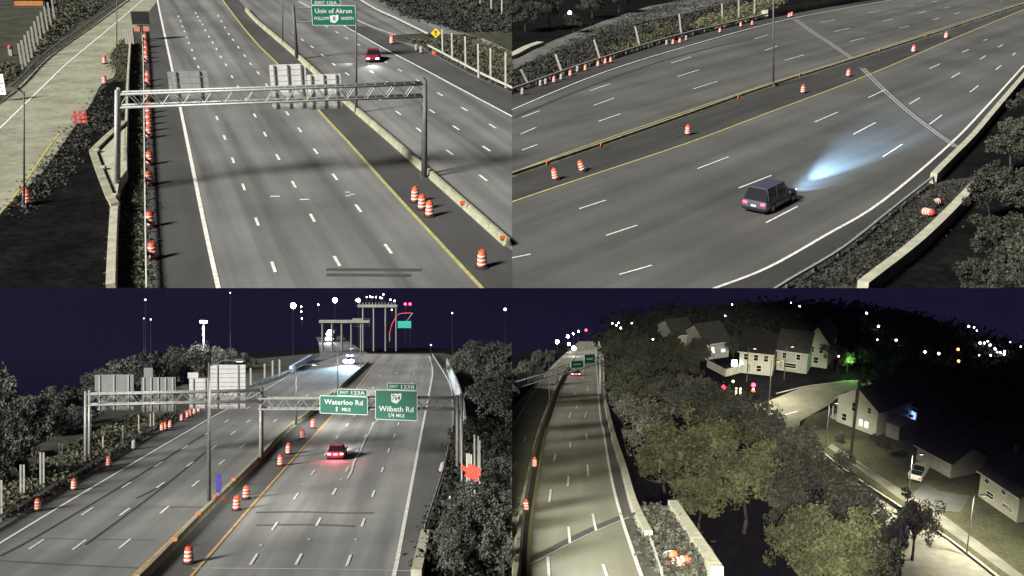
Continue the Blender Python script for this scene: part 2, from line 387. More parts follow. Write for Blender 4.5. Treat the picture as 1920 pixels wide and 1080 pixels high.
class Gantry:
    def __init__(s, sec, A, B, vtA, vtB, label, truss=1.2, deep=1.2, pr=.22, bays=14, m=None, doubleA=True, doubleB=True, postB=None, face=1.0):
        s.face = face
        a = sec.L(*A); b = sec.L(*B); s.sec = sec; s.a = a; s.b = b; s.ln = (b - a).length; s.rz = math.atan2(b.y - a.y, b.x - a.x)
        s.hA = sec.hgt(a, vtA); s.hB = sec.hgt(b, vtB); m = m or M_steel
        o = s.o = thing('sign_gantry', label, 'gantry', sec, a, s.rz)
        dz = (s.hB - s.hA) / s.ln; H = lambda x: s.hA + dz * x
        s.H = H; s.truss = truss; y0, y1 = 0, deep
        tanA = (A[0] - 960) / F * sec.n.y; tanB = (B[0] - 960) / F * sec.n.y     # uprights stand plumb to the picture's vertical
        xa, xb = tanA * s.hA, s.ln + tanB * s.hB
        for y in (y0, y1):
            for k in (0, truss): part('chord', MB().cyl((xa, y, H(0) - k - .1), (xb, y, H(s.ln) - k - .1), .1, None, 8), m, o, True)
        bl = s.ln / bays; X = lambda q: xa + (xb - xa) * q / s.ln
        for i in range(bays):
            for y in (y0, y1):
                t, u = ((0, truss) if i % 2 else (truss, 0))
                part('diagonal_brace', MB().cyl((X(i * bl), y, H(i * bl) - t - .1), (X((i + 1) * bl), y, H((i + 1) * bl) - u - .1), .045, None, 5), m, o)
            for k in (0, truss): part('cross_brace', MB().cyl((X(i * bl), 0, H(i * bl) - k - .1), (X(i * bl), deep, H(i * bl) - k - .1), .04, None, 5), m, o)
        for x, dbl, pm, rr, tn in ((0, doubleA, m, pr, tanA), (s.ln, doubleB, postB or m, pr, tanB)):
            for y in ((y0, y1) if dbl else (deep / 2,)):
                q = part('upright', MB().cyl((x, y, 0), (x + tn * (H(x) + .25), y, H(x) + .25), rr, rr * .9, 12), pm, o, True)
                part('base_plate', MB().box((x, y, .04), (rr * 4, rr * 4, .08)), pm, q)
    def x_at(s, u, h):
        lo, hi = -.2 * s.ln, 1.3 * s.ln
        for _ in range(40):
            m = (lo + hi) / 2; p = s.a + (s.b - s.a) * (m / s.ln); uu, _v = s.sec.px((p.x, p.y, h))
            if uu < u: lo = m
            else: hi = m
        return m
    def rect(s, u0, u1, v0, v1):
        h = s.hA; x0 = s.x_at(u0, h); x1 = s.x_at(u1, h); p = s.a + (s.b - s.a) * ((x0 + x1) / 2 / s.ln)
        z1 = s.sec.hgt(p, v0); z0 = s.sec.hgt(p, v1); return p, x1 - x0, z0, z1
    def back(s, u0, u1, v0, v1, label, m=None, ribs=3, horiz=False, y=1.75, group=None):
        p, w, z0, z1 = s.rect(u0, u1, v0, v1)
        off = Vector((-math.sin(s.rz), math.cos(s.rz), 0)) * y
        o = thing('overhead_sign', label, 'road sign', s.sec, p + off + Vector((0, 0, z0)), s.rz * s.face, group); h = z1 - z0; m = m or M_alum
        if horiz:
            k = max(3, int(h / .45))
            for i in range(k): part('extruded_panel', MB().box((0, 0, (i + .5) * h / k), (w, .07, h / k - .045)), m, o)
        else: part('panel', MB().box((0, 0, h / 2), (w, .06, h)), m, o)
        for i in range(ribs): part('stiffener', MB().box((-w / 2 + w * (i + .35) / (ribs - .3), -.1, h / 2), (.12, .08, h * .98)), M_steel if m is M_alumd else M_st_rib, o)
        return o
    def front(s, u0, u1, v0, v1, label, y=-.35):
        p, w, z0, z1 = s.rect(u0, u1, v0, v1); off = Vector((-math.sin(s.rz), math.cos(s.rz), 0)) * y
        o = thing('overhead_sign', label, 'road sign', s.sec, p + off + Vector((0, 0, z0)), s.rz); return o, w, z1 - z0
    def tab(s, o, w, u0, u1, v0, v1, h, txt):
        _p, tw, tz0, tz1 = s.rect(u0, u1, v0, v1); th = tz1 - tz0; x = w / 2 - tw / 2 - .05
        b = green_sign(o, tw, th, x, h + th / 2 + .03, 0, 'exit_tab')
        text('EXIT', tw * .27, th * .34, M_sign, b, x - tw * .27, h + th / 2 + .03, -.03); text(txt, tw * .45, th * .5, M_sign, b, x + tw * .2, h + th / 2 + .03, -.03)

# ---------------------------------------------------------------- vehicles (built facing +y)
def loft(secs):
    mb = MB(); n = len(secs[0]); vs = [p for s in secs for p in s]; fs = []
    for i in range(len(secs) - 1):
        fs += [(i * n + k, i * n + (k + 1) % n, (i + 1) * n + (k + 1) % n, (i + 1) * n + k) for k in range(n)]
    fs += [tuple(range(n)), tuple(range((len(secs) - 1) * n, len(secs) * n))]
    return mb.add(vs, fs)
def ring(y, w, z0, z1, r=.12):
    return [(-w + r, y, z0), (w - r, y, z0), (w, y, z0 + r), (w + .02, y, (z0 + z1) / 2), (w - .02, y, z1 - r), (w - 1.4 * r, y, z1), (-w + 1.4 * r, y, z1), (-w + .02, y, z1 - r), (-w - .02, y, (z0 + z1) / 2), (-w, y, z0 + r)]
def wheel(o, x, y, r=.33):
    w = part('wheel', MB().cyl((x - .11, y, r), (x + .11, y, r), r, None, 18), M_tyre, o, False)
    s = 1 if x > 0 else -1
    part('rim', MB().cyl((x + s * .10, y, r), (x + s * .125, y, r), r * .62, r * .58, 14), M_rail, w)
def car(sec, loc, rz, paint, label, ln=4.6, wd=.92, roof=1.45, kind='sedan', front_lit=None, rear_lit=None, name='car', cat='car'):
    o = thing(name, label, cat, sec, loc, rz); h = ln / 2; b = .92 if kind == 'sedan' else 1.05
    nose = .72 if kind == 'sedan' else .92
    part('body', loft([ring(-h, wd * .86, .3, b - .06), ring(-h + .12, wd * .95, .22, b), ring(-h * .5, wd, .2, b + .03), ring(0, wd, .2, b + .02), ring(h * .42, wd, .2, b), ring(h * .8, wd * .96, .22, nose + .1), ring(h - .12, wd * .9, .25, nose), ring(h, wd * .78, .32, nose - .1)]), paint, o, False)
    bv = o.children[0].modifiers.new('bevel', 'BEVEL'); bv.width = .07; bv.segments = 2; bv.limit_method = 'ANGLE'; bv.angle_limit = R(25)
    if kind == 'pickup':
        y0, y1, y2, y3 = -.25, .0, 1.0, 1.55
        for x in (-1, 1): part('bed_side', MB().box((x * (wd - .06), -h * .55, b + .14), (.1, h * .88, .34)), paint, o)
        part('tailgate', MB().box((0, -h + .08, b + .12), (wd * 1.8, .08, .3)), paint, o)
        part('bed_liner', MB().box((0, -h * .54, b + .035), (wd * 1.72, h * .8, .03)), M_rub, o)
    elif kind == 'suv': y0, y1, y2, y3 = -h + .15, -h + .5, h * .2, h * .5
    else: y0, y1, y2, y3 = -h * .78, -h * .38, h * .12, h * .45
    g = wd * .88; tr = wd * .7
    gl = part('glasshouse', loft([[(-g, y0, b), (g, y0, b), (g, y0 + .01, b + .02), (-g, y0 + .01, b + .02)], [(-g, y1, b), (g, y1, b), (tr, y1, roof), (-tr, y1, roof)], [(-g, y2, b), (g, y2, b), (tr, y2, roof), (-tr, y2, roof)], [(-g, y3, b - .02), (g, y3, b - .02), (g, y3 - .01, b), (-g, y3 - .01, b)]]), M_glass, o)
    part('roof', MB().box((0, (y1 + y2) / 2, roof + .015), (tr * 2.02, y2 - y1 + .1, .05)), paint, o)
    bv = o.children[-1].modifiers.new('bevel', 'BEVEL'); bv.width = .02; bv.segments = 2
    for x in (-1, 1):
        part('side_trim', MB().box((x * (wd + .012), 0, b - .3), (.03, ln * .7, .06)), M_blk, o)
        for yy in (y1, (y1 + y2) / 2, y2): part('pillar', MB().cyl((x * (g + .005), yy if yy not in (y2,) else yy + .25, b), (x * (tr + .005), yy, roof), .045, None, 5), paint, gl)
    for x in (-1, 1):
        for y in (-h * .62, h * .64): wheel(o, x * (wd - .08), y, .34 if kind == 'sedan' else .4)
        part('headlight', MB().box((x * wd * .64, h - .06, nose - .14), (.34, .14, .15)), front_lit or M_rail, o)
        part('taillight', MB().box((x * wd * .68, -h - .005, b - .2), (.32, .08, .17)), rear_lit or M_red, o)
        part('mirror', MB().box((x * (wd + .1), y2 + .35, b + .08), (.18, .1, .13)), paint, o)
    part('bumper', MB().box((0, -h - .02, .42), (wd * 1.75, .1, .2)), M_blk, o); part('bumper', MB().box((0, h - .02, .42), (wd * 1.6, .12, .18)), M_blk, o)
    part('licence_plate', MB().box((0, -h - .05, .68), (.42, .03, .16)), M_sign, o)
    return o
def beam(sec, loc, rz, y, z, col, e, size=55, down=6):
    ld = bpy.data.lights.new('headlamp_beam', 'SPOT'); ld.energy = e; ld.spot_size = R(size); ld.spot_blend = .9; ld.color = col; ld.shadow_soft_size = .15
    o = bpy.data.objects.new('headlamp_beam', ld); C.objects.link(o)
    o.matrix_world = sec.M @ Matrix.Translation(loc) @ Matrix.Rotation(rz, 4, 'Z') @ Matrix.Translation((0, y, z)) @ Matrix.Rotation(R(90 - down), 4, 'X')

def heading(sec, p, q):
    a = sec.L(*p); b = sec.L(*q); return math.atan2(b.y - a.y, b.x - a.x)

# ================================================================ PLACE 1 (TL): highway with the sign bridge seen from behind
def asphalt(name, col, ang, var=.22, scale=.55, ln=16): return mat(name, col, .85, var, scale, stretch=(ang - math.pi / 2, ln), spots=(.09, .18), spec=.2)
A1 = heading(TL, (740, 366), (602, 214)); A1L = heading(TL, (400, 500), (345, 240))
M_as1 = asphalt('asphalt_worn', (.13, .13, .127), A1, .38, .5, 34)
M_as1d = asphalt('asphalt_shoulder', (.058, .058, .057), A1L, .15)
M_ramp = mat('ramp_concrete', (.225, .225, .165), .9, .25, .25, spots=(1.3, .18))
g = struct('ground', poly(TL, [(-60, -40), (1010, -40), (1010, 570), (-60, 570)], -.05), M_grass, TL)
struct('embankment', poly(TL, [(-60, 415), (0, 404), (90, 300), (155, 215), (190, 168), (215, 150), (232, 150), (236, 230), (205, 380), (200, 570), (-60, 570)], .0), M_soil, TL)
rd = struct('highway', poly(TL, [(264, 40), (268, 70), (272, 270), (277, 560), (1000, 560), (1000, 192), (957, 172), (880, 137), (802, 95), (790, 86), (742, 75), (735, 66), (800, 62), (880, 66), (905, 72), (760, 25), (672, -25), (305, -25)], .0), M_as1, TL)
part('shoulder', poly(TL, [(264, 40), (268, 70), (272, 270), (277, 560), (414, 560), (410, 530), (384, 430), (350, 270), (325, 140), (299, 20), (296, 0)], .012), M_as1d, rd)
part('shoulder', poly(TL, [(412, -12), (447, 42), (485, 87), (525, 127), (604, 216), (657, 272), (744, 368), (904, 541), (925, 565), (1000, 565), (1000, 505), (962, 472), (850, 372), (735, 271), (652, 197), (604, 150), (545, 97), (482, 42), (452, 5), (436, -12)], .012), M_as1d, rd)
part('shoulder', poly(TL, [(642, 48), (800, 134), (958, 218), (1000, 240), (1000, 194), (957, 174), (880, 139), (802, 97), (742, 77), (735, 70), (690, 50)], .012), M_as1d, rd)
line(TL, [(294, -10), (299, 20), (325, 140), (352, 270), (385, 430), (414, 560)], .3, .03, M_white, rd)
line(TL, [(410, -10), (447, 40), (482, 82), (525, 125), (602, 212), (655, 269), (742, 366), (902, 539), (925, 563)], .28, .03, M_yellow, rd)
line(TL, [(470, 22), (482, 38), (545, 92), (604, 146), (652, 192), (745, 270), (852, 366), (962, 457), (1000, 487)], .25, .03, M_yellow, rd)
line(TL, [(560, 3), (642, 47), (720, 91), (800, 133), (880, 176), (957, 217), (1000, 240)], .25, .03, M_white, rd)
line(TL, [(630, 20), (672, 39), (705, 53), (742, 66)], .22, .03, M_white, rd)
dashes(TL, [(335, 31), (339, 40), (342, 50), (346, 59), (350, 70), (354, 81), (360, 94), (365, 110), (372, 126), (379, 146), (387, 168), (396, 193), (407, 222), (421, 258), (437, 301), (457, 351), (482, 416), (513, 501)], 2.1, .22, .03, M_white, rd)
dashes(TL, [(367, 25), (371, 32), (375, 39), (380, 46), (385, 57), (392, 69), (399, 80), (406, 92), (414, 107), (424, 122), (435, 144), (447, 164), (461, 188), (478, 217), (497, 252), (521, 295), (551, 346), (586, 409), (632, 490)], 2.1, .22, .03, M_white, rd)
dashes(TL, [(409, 30), (415, 40), (422, 52), (429, 64), (437, 75), (447, 89), (459, 105), (470, 120), (484, 137), (500, 160), (518, 185), (539, 213), (562, 244), (592, 284), (628, 332), (672, 391), (728, 467)], 2.1, .22, .03, M_white, rd)
dashes(TL, [(551, 62), (567, 75), (585, 88), (605, 104), (626, 121), (651, 139), (678, 159), (710, 185), (747, 212), (786, 244), (843, 286), (906, 334)], 2.1, .22, .03, M_white, rd)
dashes(TL, [(597, 41), (612, 50), (632, 61), (650, 72), (672, 84), (697, 135), (729, 156), (765, 180), (810, 209), (855, 240), (912, 279)][:5], 2.1, .22, .03, M_white, rd)
dashes(TL, [(697, 135), (729, 156), (765, 180), (810, 209), (855, 240), (912, 279)], 2.1, .22, .03, M_white, rd)
dashes(TL, [(722, 116), (750, 132), (785, 152), (825, 177), (871, 205), (924, 237)], 2.1, .22, .03, M_white, rd)
for u, v in ((571, 374), (516, 368)): dash2(TL, [(u - 9, v, u + 9, v - .3)], .25, .03, M_white, rd, 'painted_mark')
for u, v in ((651, 360), (652, 367), (660, 364)): dash2(TL, [(u - 4, v, u + 5, v + .2)], .2, .035, M_white, rd, 'painted_mark')
dash2(TL, [(612, 505, 790, 506), (612, 515, 770, 516)], .5, .024, M_as1d, rd, 'seam_shade_strip')  # no tar: cast shade painted as dark bars across the lanes
# ramp on the far left
rp = struct('ramp', poly(TL, [(-40, 222), (0, 192), (37, 160), (90, 107), (175, 47), (240, -2), (262, -25), (312, -25), (297, 0), (262, 42), (244, 62), (214, 92), (206, 108), (217, 124), (219, 134), (212, 146), (196, 152), (186, 164), (170, 196), (150, 222), (130, 252), (82, 320), (0, 402), (-40, 440)], .02), M_ramp, TL)
line(TL, [(-20, 258), (0, 241), (65, 178), (130, 116), (200, 58), (268, 0)], .24, .05, M_white, rp)
line(TL, [(-10, 412), (0, 400), (40, 352), (92, 276), (112, 250)], .22, .05, M_yellow, rp)
line(TL, [(196, 104), (214, 88), (240, 62)], .25, .05, M_yellow, rp)
guardrail(TL, [(-40, 215), (0, 187), (37, 158), (90, 105), (175, 45), (240, -2), (262, -20)], 'grey guardrail along the outer edge of the pale concrete ramp')
guardrail(TL, [(266, 50), (267, 66), (270, 130), (272, 270), (274, 400), (277, 560)], 'long pale guardrail beside the row of orange barrels', h=.8)
guardrail(TL, [(650, -12), (700, 20), (742, 40), (802, 70), (850, 96)][:4], 'grey guardrail on the far side of the exit ramp')
guardrail(TL, [(802, 92), (850, 118), (900, 145), (957, 172), (1000, 193)], 'grey guardrail below the tall pale posts by the grassy slope')
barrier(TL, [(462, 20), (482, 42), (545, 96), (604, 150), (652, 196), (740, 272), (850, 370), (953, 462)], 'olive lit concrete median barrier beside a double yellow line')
for u, v in ((867, 381), (942, 447)): REFL.put('small orange marker on top of the olive lit median barrier', TL, TL.L(u, v + 4, .6), A1 - math.pi / 2, 'markers on the olive lit median barrier', .7)
# left wall
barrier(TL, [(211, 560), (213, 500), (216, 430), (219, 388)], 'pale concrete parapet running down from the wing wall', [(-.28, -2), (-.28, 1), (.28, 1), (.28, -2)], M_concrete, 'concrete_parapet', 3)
barrier(TL, [(237, 322), (239, 235), (242, 150), (246, 82)], 'narrow pale concrete parapet beside the dark planted strip', [(-.12, 0), (-.12, 1.0), (.12, 1.0), (.12, 0)], M_concrete, 'concrete_parapet', 3)
wg = thing('wing_wall', 'broad pale concrete wing wall with a stepped edge', 'wall', TL, (0, 0, 0))
q = [TL.L(u, v, 1.0) for u, v in ((216, 388), (206, 372), (184, 318), (172, 285), (200, 258), (236, 228), (238, 318), (224, 336))]
n_ = len(q); part('slab', MB().add(q + [p - Vector((0, 0, 1.0)) for p in q], [tuple(range(n_)), tuple(range(n_, 2 * n_))[::-1]] + [(i, n_ + i, n_ + (i + 1) % n_, (i + 1) % n_) for i in range(n_)]), M_concrete, wg)
cp = [TL.L(u, v, 1.0) for u, v in ((216, 386), (206, 371), (185, 318), (174, 286), (201, 259), (235, 230))]
for a, b in zip(cp, cp[1:]): part('coping', MB().sweep([(-.3, 0), (-.3, .25), (.3, .25), (.3, 0)], [a, a + (b - a) * .985]), M_barrier, wg)
for p in cp[1:4]: part('bolt_block', MB().box(p + Vector((.4, 0, .16)), (.4, .5, .3)), M_wood, wg)
scatter('weeds', TL, [(242, 90), (264, 70), (270, 270), (274, 560), (228, 560), (226, 340), (240, 320)], 500, .14, .3, M_tuft, 'low dark weeds on the strip between parapet and guardrail', 'weeds', seed=1)
scatter('weeds', TL, [(0, 420), (90, 320), (140, 250), (165, 215), (200, 170), (210, 240), (165, 260), (110, 330), (0, 430)], 220, .16, .35, M_tuftd, 'dark weeds and rubble at the edge of the pale ramp', 'weeds', seed=2, spread=.8)
scatter('roadside_grass', TL, [(745, 72), (800, 80), (870, 70), (960, 100), (960, 165), (880, 128), (800, 88)], 700, .2, .8, M_tuft, 'olive grass between the exit ramp and the highway guardrail', 'grass', seed=3)
scatter('roadside_grass', TL, [(0, 160), (37, 130), (90, 80), (220, -5), (110, -5), (45, 120), (0, 130)], 600, .25, .8, M_tuft, 'olive grass between the fence posts and ramp guardrail', 'grass', seed=4)
scatter('roadside_grass', TL, [(690, -10), (960, -10), (960, 60), (860, 62), (760, 30)], 700, .3, 1.2, M_tuftd, 'dark rough grass on the slope behind the yellow diamond sign', 'grass', seed=5)
scatter('weeds', TL, [(213, 110), (240, 66), (246, 90), (240, 160), (222, 150)], 160, .18, .5, M_tuft, 'olive weeds in the wedge beside the ramp end', 'weeds', seed=6)
# far road under the ramp slope at the very left, kiosk and lit board
struct('path', poly(TL, [(860, 78), (905, 72), (960, 96), (1000, 112), (1000, 140), (960, 122)], .015), M_ramp, TL)
kb = thing('roadside_building', 'low brown building with an orange stripe beyond the fence posts', 'building', TL, TL.L(62, 14))
part('wall', MB().box((0, 0, .8), (6.0, 3, 1.6)), mat('brown_wall', (.06, .05, .045)), kb); part('stripe', MB().box((0, -1.55, .95), (5.4, .1, .9)), mat('orange_stripe', (.35, .15, .045)), kb); part('roof', MB().box((0, 0, 1.72), (6.4, 3.5, .2)), M_dsteel, kb)
lb = thing('lit_signboard', 'brightly lit white signboard with red marks', 'sign', TL, TL.L(4, 190))
part('post', MB().cyl((-.2, 0, 0), (-.2, 0, 1), .06), M_dsteel, lb); part('panel', MB().box((0, 0, 1.95), (1.15, .12, 2.3)), mat('backlit_white', (.8, .8, .8), emit=(1, .96, .92), es=.25), lb)
for z, x in ((1.2, .25), (2.1, .1), (2.1, .35), (1.65, .05)): part('red_mark', MB().box((x, -.08, z), (.28, .03, .16)), M_red, lb)
kp = thing('fuel_kiosk', 'small red and white pump kiosk by the fence', 'kiosk', TL, TL.L(21, 104)); part('cabinet', MB().box((0, 0, .5), (.5, .4, 1)), M_gband, kp); part('hood', MB().lathe([(.3, 1.0), (.34, 1.2), (.2, 1.42)], 10), M_red, kp)
for i, (u, vb, vt) in enumerate(((42, 130, 82), (48, 124, 75), (54, 116, 66), (60, 108, 58), (66, 99, 50), (72, 90, 40), (78, 80, 30), (84, 71, 22), (90, 60, 12), (96, 50, 4), (103, 40, -5))):
    l = TL.L(u, vb); FPOST.put('tall pale post in the fence row beyond the ramp guardrail', TL, l, .3, 'pale fence posts beyond the ramp', (1, 1, TL.hgt(l, vt)))
for i, (u, vb, vt) in enumerate(((830, 102, 55), (848, 114, 62), (873, 128, 68), (897, 145, 82), (920, 148, 90), (948, 165, 98), (900, 10, -12), (921, 20, -12), (941, 28, -12))):
    l = TL.L(u, vb); FPOST.put('tall pale post on the slope behind the highway guardrail' if i < 6 else 'pale post in the dark field above the exit ramp', TL, l, -.2, 'pale posts behind the highway guardrail' if i < 6 else 'pale posts in the dark field', (.75, .8, TL.hgt(l, vt)))
# black message board with grey cabinet sign
l = TL.L(268, 76); mbd = thing('message_board', 'black electronic message board on a post above orange panels', 'sign', TL, l, 0)
z1 = TL.hgt(l, 22); z0 = TL.hgt(l, 45); part('post', MB().cyl((0, .15, 0), (0, .15, z1 - .2), .09), M_dsteel, mbd)
bb = part('display', MB().box((0, 0, (z0 + z1) / 2), (2.6, .3, z1 - z0)), M_blk, mbd); part('frame', MB().box((0, 0, z1 + .05), (2.7, .4, .1)).box((0, 0, z0 - .05), (2.7, .4, .1)), M_dsteel, bb)
zz = TL.hgt(l, 54)
for x in (-.75, .75): part('orange_panel', MB().box((x, 0, zz), (.95, .1, .75)), mat('dull_orange', (.42, .16, .1)), mbd)
l = TL.L(246, 92); gs = thing('cabinet', 'pale grey ribbed roadside cabinet at the end of the parapet', 'cabinet', TL, l); h = TL.hgt(l, 52)
part('post', MB().box((0, .1, .5), (.3, .3, 1.2)), M_dsteel, gs)
for i in range(4): part('panel', MB().box((-.5 + i * .33, 0, h * .62), (.29, .5, h * .74)), M_gband, gs)
# barricade with three red boards
l = TL.L(153, 236); br = thing('barricade', 'red three board barricade standing at the ramp edge', 'barricade', TL, l, .1)
for x in (-.5, .5): part('upright', MB().box((x, .06, .8), (.08, .08, 1.6)).box((x, 0, .04), (.08, .8, .08)), M_dsteel, br)
for z in (.45, .9, 1.35):
    bd = part('board', MB().box((0, 0, z), (1.3, .05, .34)), M_red, br); part('white_stripe', MB().box((-.2, -.03, z), (.16, .015, .3), 0, 0, .5).box((.3, -.03, z), (.16, .015, .3), 0, 0, .5), M_gband, bd)
for u, v in ((272, 78), (273, 90), (274, 100), (274, 110), (275, 118), (277, 152), (277, 163), (277, 189), (279, 212), (279, 222), (279, 234), (280, 246), (280, 259), (281, 309), (281, 347), (282, 426), (287, 486)):
    BARREL.put('orange and white traffic barrel in the row beside the long pale guardrail', TL, TL.L(u + 1, v), random.uniform(0, 6), 'barrels beside the long pale guardrail')
for u, v in ((779, 379), (792, 393), (806, 406)): BARREL.put('orange traffic barrel in the tight row of three in the median', TL, TL.L(u, v), random.uniform(0, 6), 'three barrels in the median')
BARREL.put('single orange traffic barrel standing alone in the median beside a yellow line', TL, TL.L(904, 502), 0)
BARREL.put('orange traffic barrel at the dark edge of the ramp below the barricade', TL, TL.L(53, 384), 0)
for u, v in ((197, 158), (197, 120)): BARREL.put('orange traffic barrel at the rounded end of the pale ramp', TL, TL.L(u, v), 0, 'barrels at the rounded ramp end', .9)
BARREL.put('orange and white barrel at the tip of the exit ramp island', TL, TL.L(735, 83), 0, None, 1.1)
for u, v in ((781, 96), (790, 100)): GBARREL.put('pale grey barrel on the grass behind the exit ramp barrel', TL, TL.L(u, v), 0, 'pale barrels on the exit island', .8)
l = TL.L(810, 108); fl = thing('warning_flag', 'small orange warning flag on a short stake by the guardrail', 'flag', TL, l); part('stake', MB().cyl((0, 0, 0), (0, 0, 1), .03), M_dsteel, fl); part('flag', MB().add([(0, 0, .4), (.5, .1, .3), (.45, 0, .8), (0, 0, 1)], [(0, 1, 2, 3)]), M_ambr, fl)
# diamond sign
l = TL.L(818, 96); dsg = thing('warning_sign', 'yellow diamond warning sign with a black arrow', 'road sign', TL, l); zt = TL.hgt(l, 62)
part('post', MB().cyl((0, .06, 0), (0, .06, zt), .05), M_dsteel, dsg); pn = part('panel', MB().box((0, 0, zt), (1.0, .04, 1.0), 0, 0, R(45)), M_yel, dsg)
part('arrow', MB().prism([(-.06, zt - .4), (.06, zt - .4), (.06, zt + .1), (.22, zt + .1), (0, zt + .42), (-.22, zt + .1), (-.06, zt + .1)], -.04, -.028), M_blk, pn)
# lamp posts
lamp_post(TL, 219, 90, -30, 'thin dark lamp post at the ramp beside the grey cabinet', .08)
lamp_post(TL, 45, 388, 172, 'dark lamp post with a small head at the lower ramp edge', .09, True, .5, hside=-1)
lamp_post(TL, 530, 84, -40, 'dark lamp post in the median beyond the cantilever sign', .1)
lamp_post(TL, 668, 212, 6, 'tall dark lamp post in the median in front of the green sign', .14)
# the sign bridge
G1 = Gantry(TL, (218, 366), (797, 334), 176, 156, 'grey truss sign bridge spanning the highway with sign backs', 1.05, 1.0, .2, 30, M_steel, postB=M_dsteel)
G1.back(313, 389, 140, 200, 'dull overhead sign back with thin frame over the left lanes', M_steel, 2, True).scale = (1, 1, 1)
G1.back(507, 576, 127, 213, 'taller silver overhead sign back with horizontal ribs on the truss', None, 3, True)
G1.back(577, 641, 146, 213, 'shorter silver overhead sign back with bright ribs on the truss', M_alum, 3, True)
# cantilever green sign
l = TL.L(557, 111); cs = thing('sign_gantry', 'dark cantilever sign post with two arms in the median', 'gantry', TL, l); zt = TL.hgt(l, 10)
part('upright', MB().cyl((0, 0, 0), (0, 0, zt), .26, .22, 12), M_dsteel, cs, True); part('base_plate', MB().box((0, 0, .06), (1, 1, .12)), M_dsteel, cs)
for v in (15, 41): z = TL.hgt(l, v); part('arm', MB().cyl((0, 0, z), (7.2, 0, z), .1, .08, 8), M_dsteel, cs, True)
k = F / (TL.M @ l - P).y; xs0 = (591 - 557) / k; xs1 = (672 - 557) / k; wS = xs1 - xs0; z0 = TL.hgt(l, 47); z1 = TL.hgt(l, 9.5); hS = z1 - z0
os_ = thing('overhead_sign', 'green overhead sign reading Univ of Akron on the cantilever arms', 'road sign', TL, l + Vector(((xs0 + xs1) / 2, -.4, z0)))
b = green_sign(os_, wS, hS, 0, hS / 2)
text('Univ of Akron', wS * .84, hS * .24, M_sign, b, 0, hS * .73, -.03); text('FOLLOW', wS * .34, hS * .16, M_sign, b, -wS * .27, hS * .36, -.03); text('NORTH', wS * .28, hS * .16, M_sign, b, wS * .31, hS * .36, -.03)
shield(b, hS * .44, .05, hS * .33, 0, '8')
tb = green_sign(os_, wS * .66, hS * .3, -wS * .16, hS * 1.17, 0, 'exit_tab'); text('EXIT 125A', wS * .5, hS * .15, M_sign, tb, -wS * .16, hS * 1.14, -.03)
# oncoming car with headlights
lc = TL.L(700, 113); rzc = heading(TL, (612, 50), (765, 180)) - math.pi / 2
M_carred = mat('car_red_dark', (.22, .02, .03), .3, .05, 2); rzc = math.pi + .3 * ((rzc - math.pi + math.pi) % (2 * math.pi) - math.pi); car(TL, lc, rzc, M_carred, 'dark red car with bright headlights driving towards the sign bridge', front_lit=M_lamp, wd=.98)
beam(TL, lc, rzc, 2.6, .9, (1, 1, 1), 450, 70, 8); beam(TL, lc, rzc - .9, 2.6, .9, (1, 1, 1), 300, 75, 8)

# ================================================================ PLACE 2 (TR): curving highway seen from high up
A2 = heading(TR, (1111, 383), (1549, 219))
M_as2 = asphalt('asphalt_bridge', (.082, .081, .078), A2, .24, .4, 26); M_as2d = asphalt('asphalt_dark', (.045, .045, .044), A2, .2)
struct('ground', poly(TR, [(900, -30), (1980, -30), (1980, 570), (900, 570)], -.06), M_soil, TR)
rd2 = struct('highway', poly(TR, [(930, 188), (960, 178), (1100, 128), (1245, 82), (1335, 59), (1440, 35), (1540, 16), (1640, 0), (1700, -12), (1960, -12), (1960, 92), (1920, 132), (1822, 250), (1752, 340), (1672, 404), (1580, 478), (1482, 539), (1440, 566), (930, 566)], 0), M_as2, TR)
part('shoulder', poly(TR, [(930, 188), (960, 178), (1100, 128), (1245, 82), (1335, 59), (1440, 35), (1540, 16), (1640, 0), (1690, -2), (1560, 21), (1440, 46), (1260, 96), (1120, 141), (960, 207), (930, 220)], .012), M_as2d, rd2)
part('shoulder', poly(TR, [(960, 334), (1142, 271), (1435, 168), (1615, 111), (1775, 59), (1920, 11), (1920, 18), (1777, 76), (1630, 139), (1440, 211), (1285, 269), (1060, 344), (930, 389), (930, 345)], .012), M_as2d, rd2)
part('shoulder', poly(TR, [(1782, 272), (1655, 379), (1547, 444), (1440, 504), (1345, 541), (1310, 556), (1450, 560), (1482, 539), (1580, 478), (1672, 404), (1752, 340), (1822, 250), (1920, 132), (1920, 124)], .012), M_as2d, rd2)
line(TR, [(930, 219), (960, 206), (1120, 140), (1260, 95), (1440, 45), (1560, 20), (1685, -2)], .17, .03, M_white, rd2)
line(TR, [(930, 335), (960, 324), (1110, 270), (1440, 157), (1595, 109), (1775, 50), (1870, 20), (1925, 3)], .17, .03, M_yellow, rd2)
line(TR, [(930, 389), (960, 379), (1060, 345), (1285, 270), (1440, 212), (1630, 140), (1777, 77), (1920, 18)], .22, .03, M_yellow, rd2)
line(TR, [(1300, 556), (1345, 539), (1440, 502), (1547, 442), (1655, 377), (1782, 270), (1850, 200), (1920, 123)], .24, .03, M_white, rd2)
def cseg(lst, ox, oy): return [(ox + a / 4, oy + b / 4, ox + c / 4, oy + d / 4) for a, b, c, d in lst]
dash2(TR, cseg([(75, 880, 205, 830), (65, 1005, 180, 955), (585, 680, 735, 628), (613, 790, 767, 735), (648, 910, 815, 852), (1195, 472, 1345, 425), (1240, 573, 1405, 523), (1358, 667, 1540, 610), (1820, 290, 1920, 262), (1895, 378, 1990, 345)], 960, 0), .15, .03, M_white, rd2)
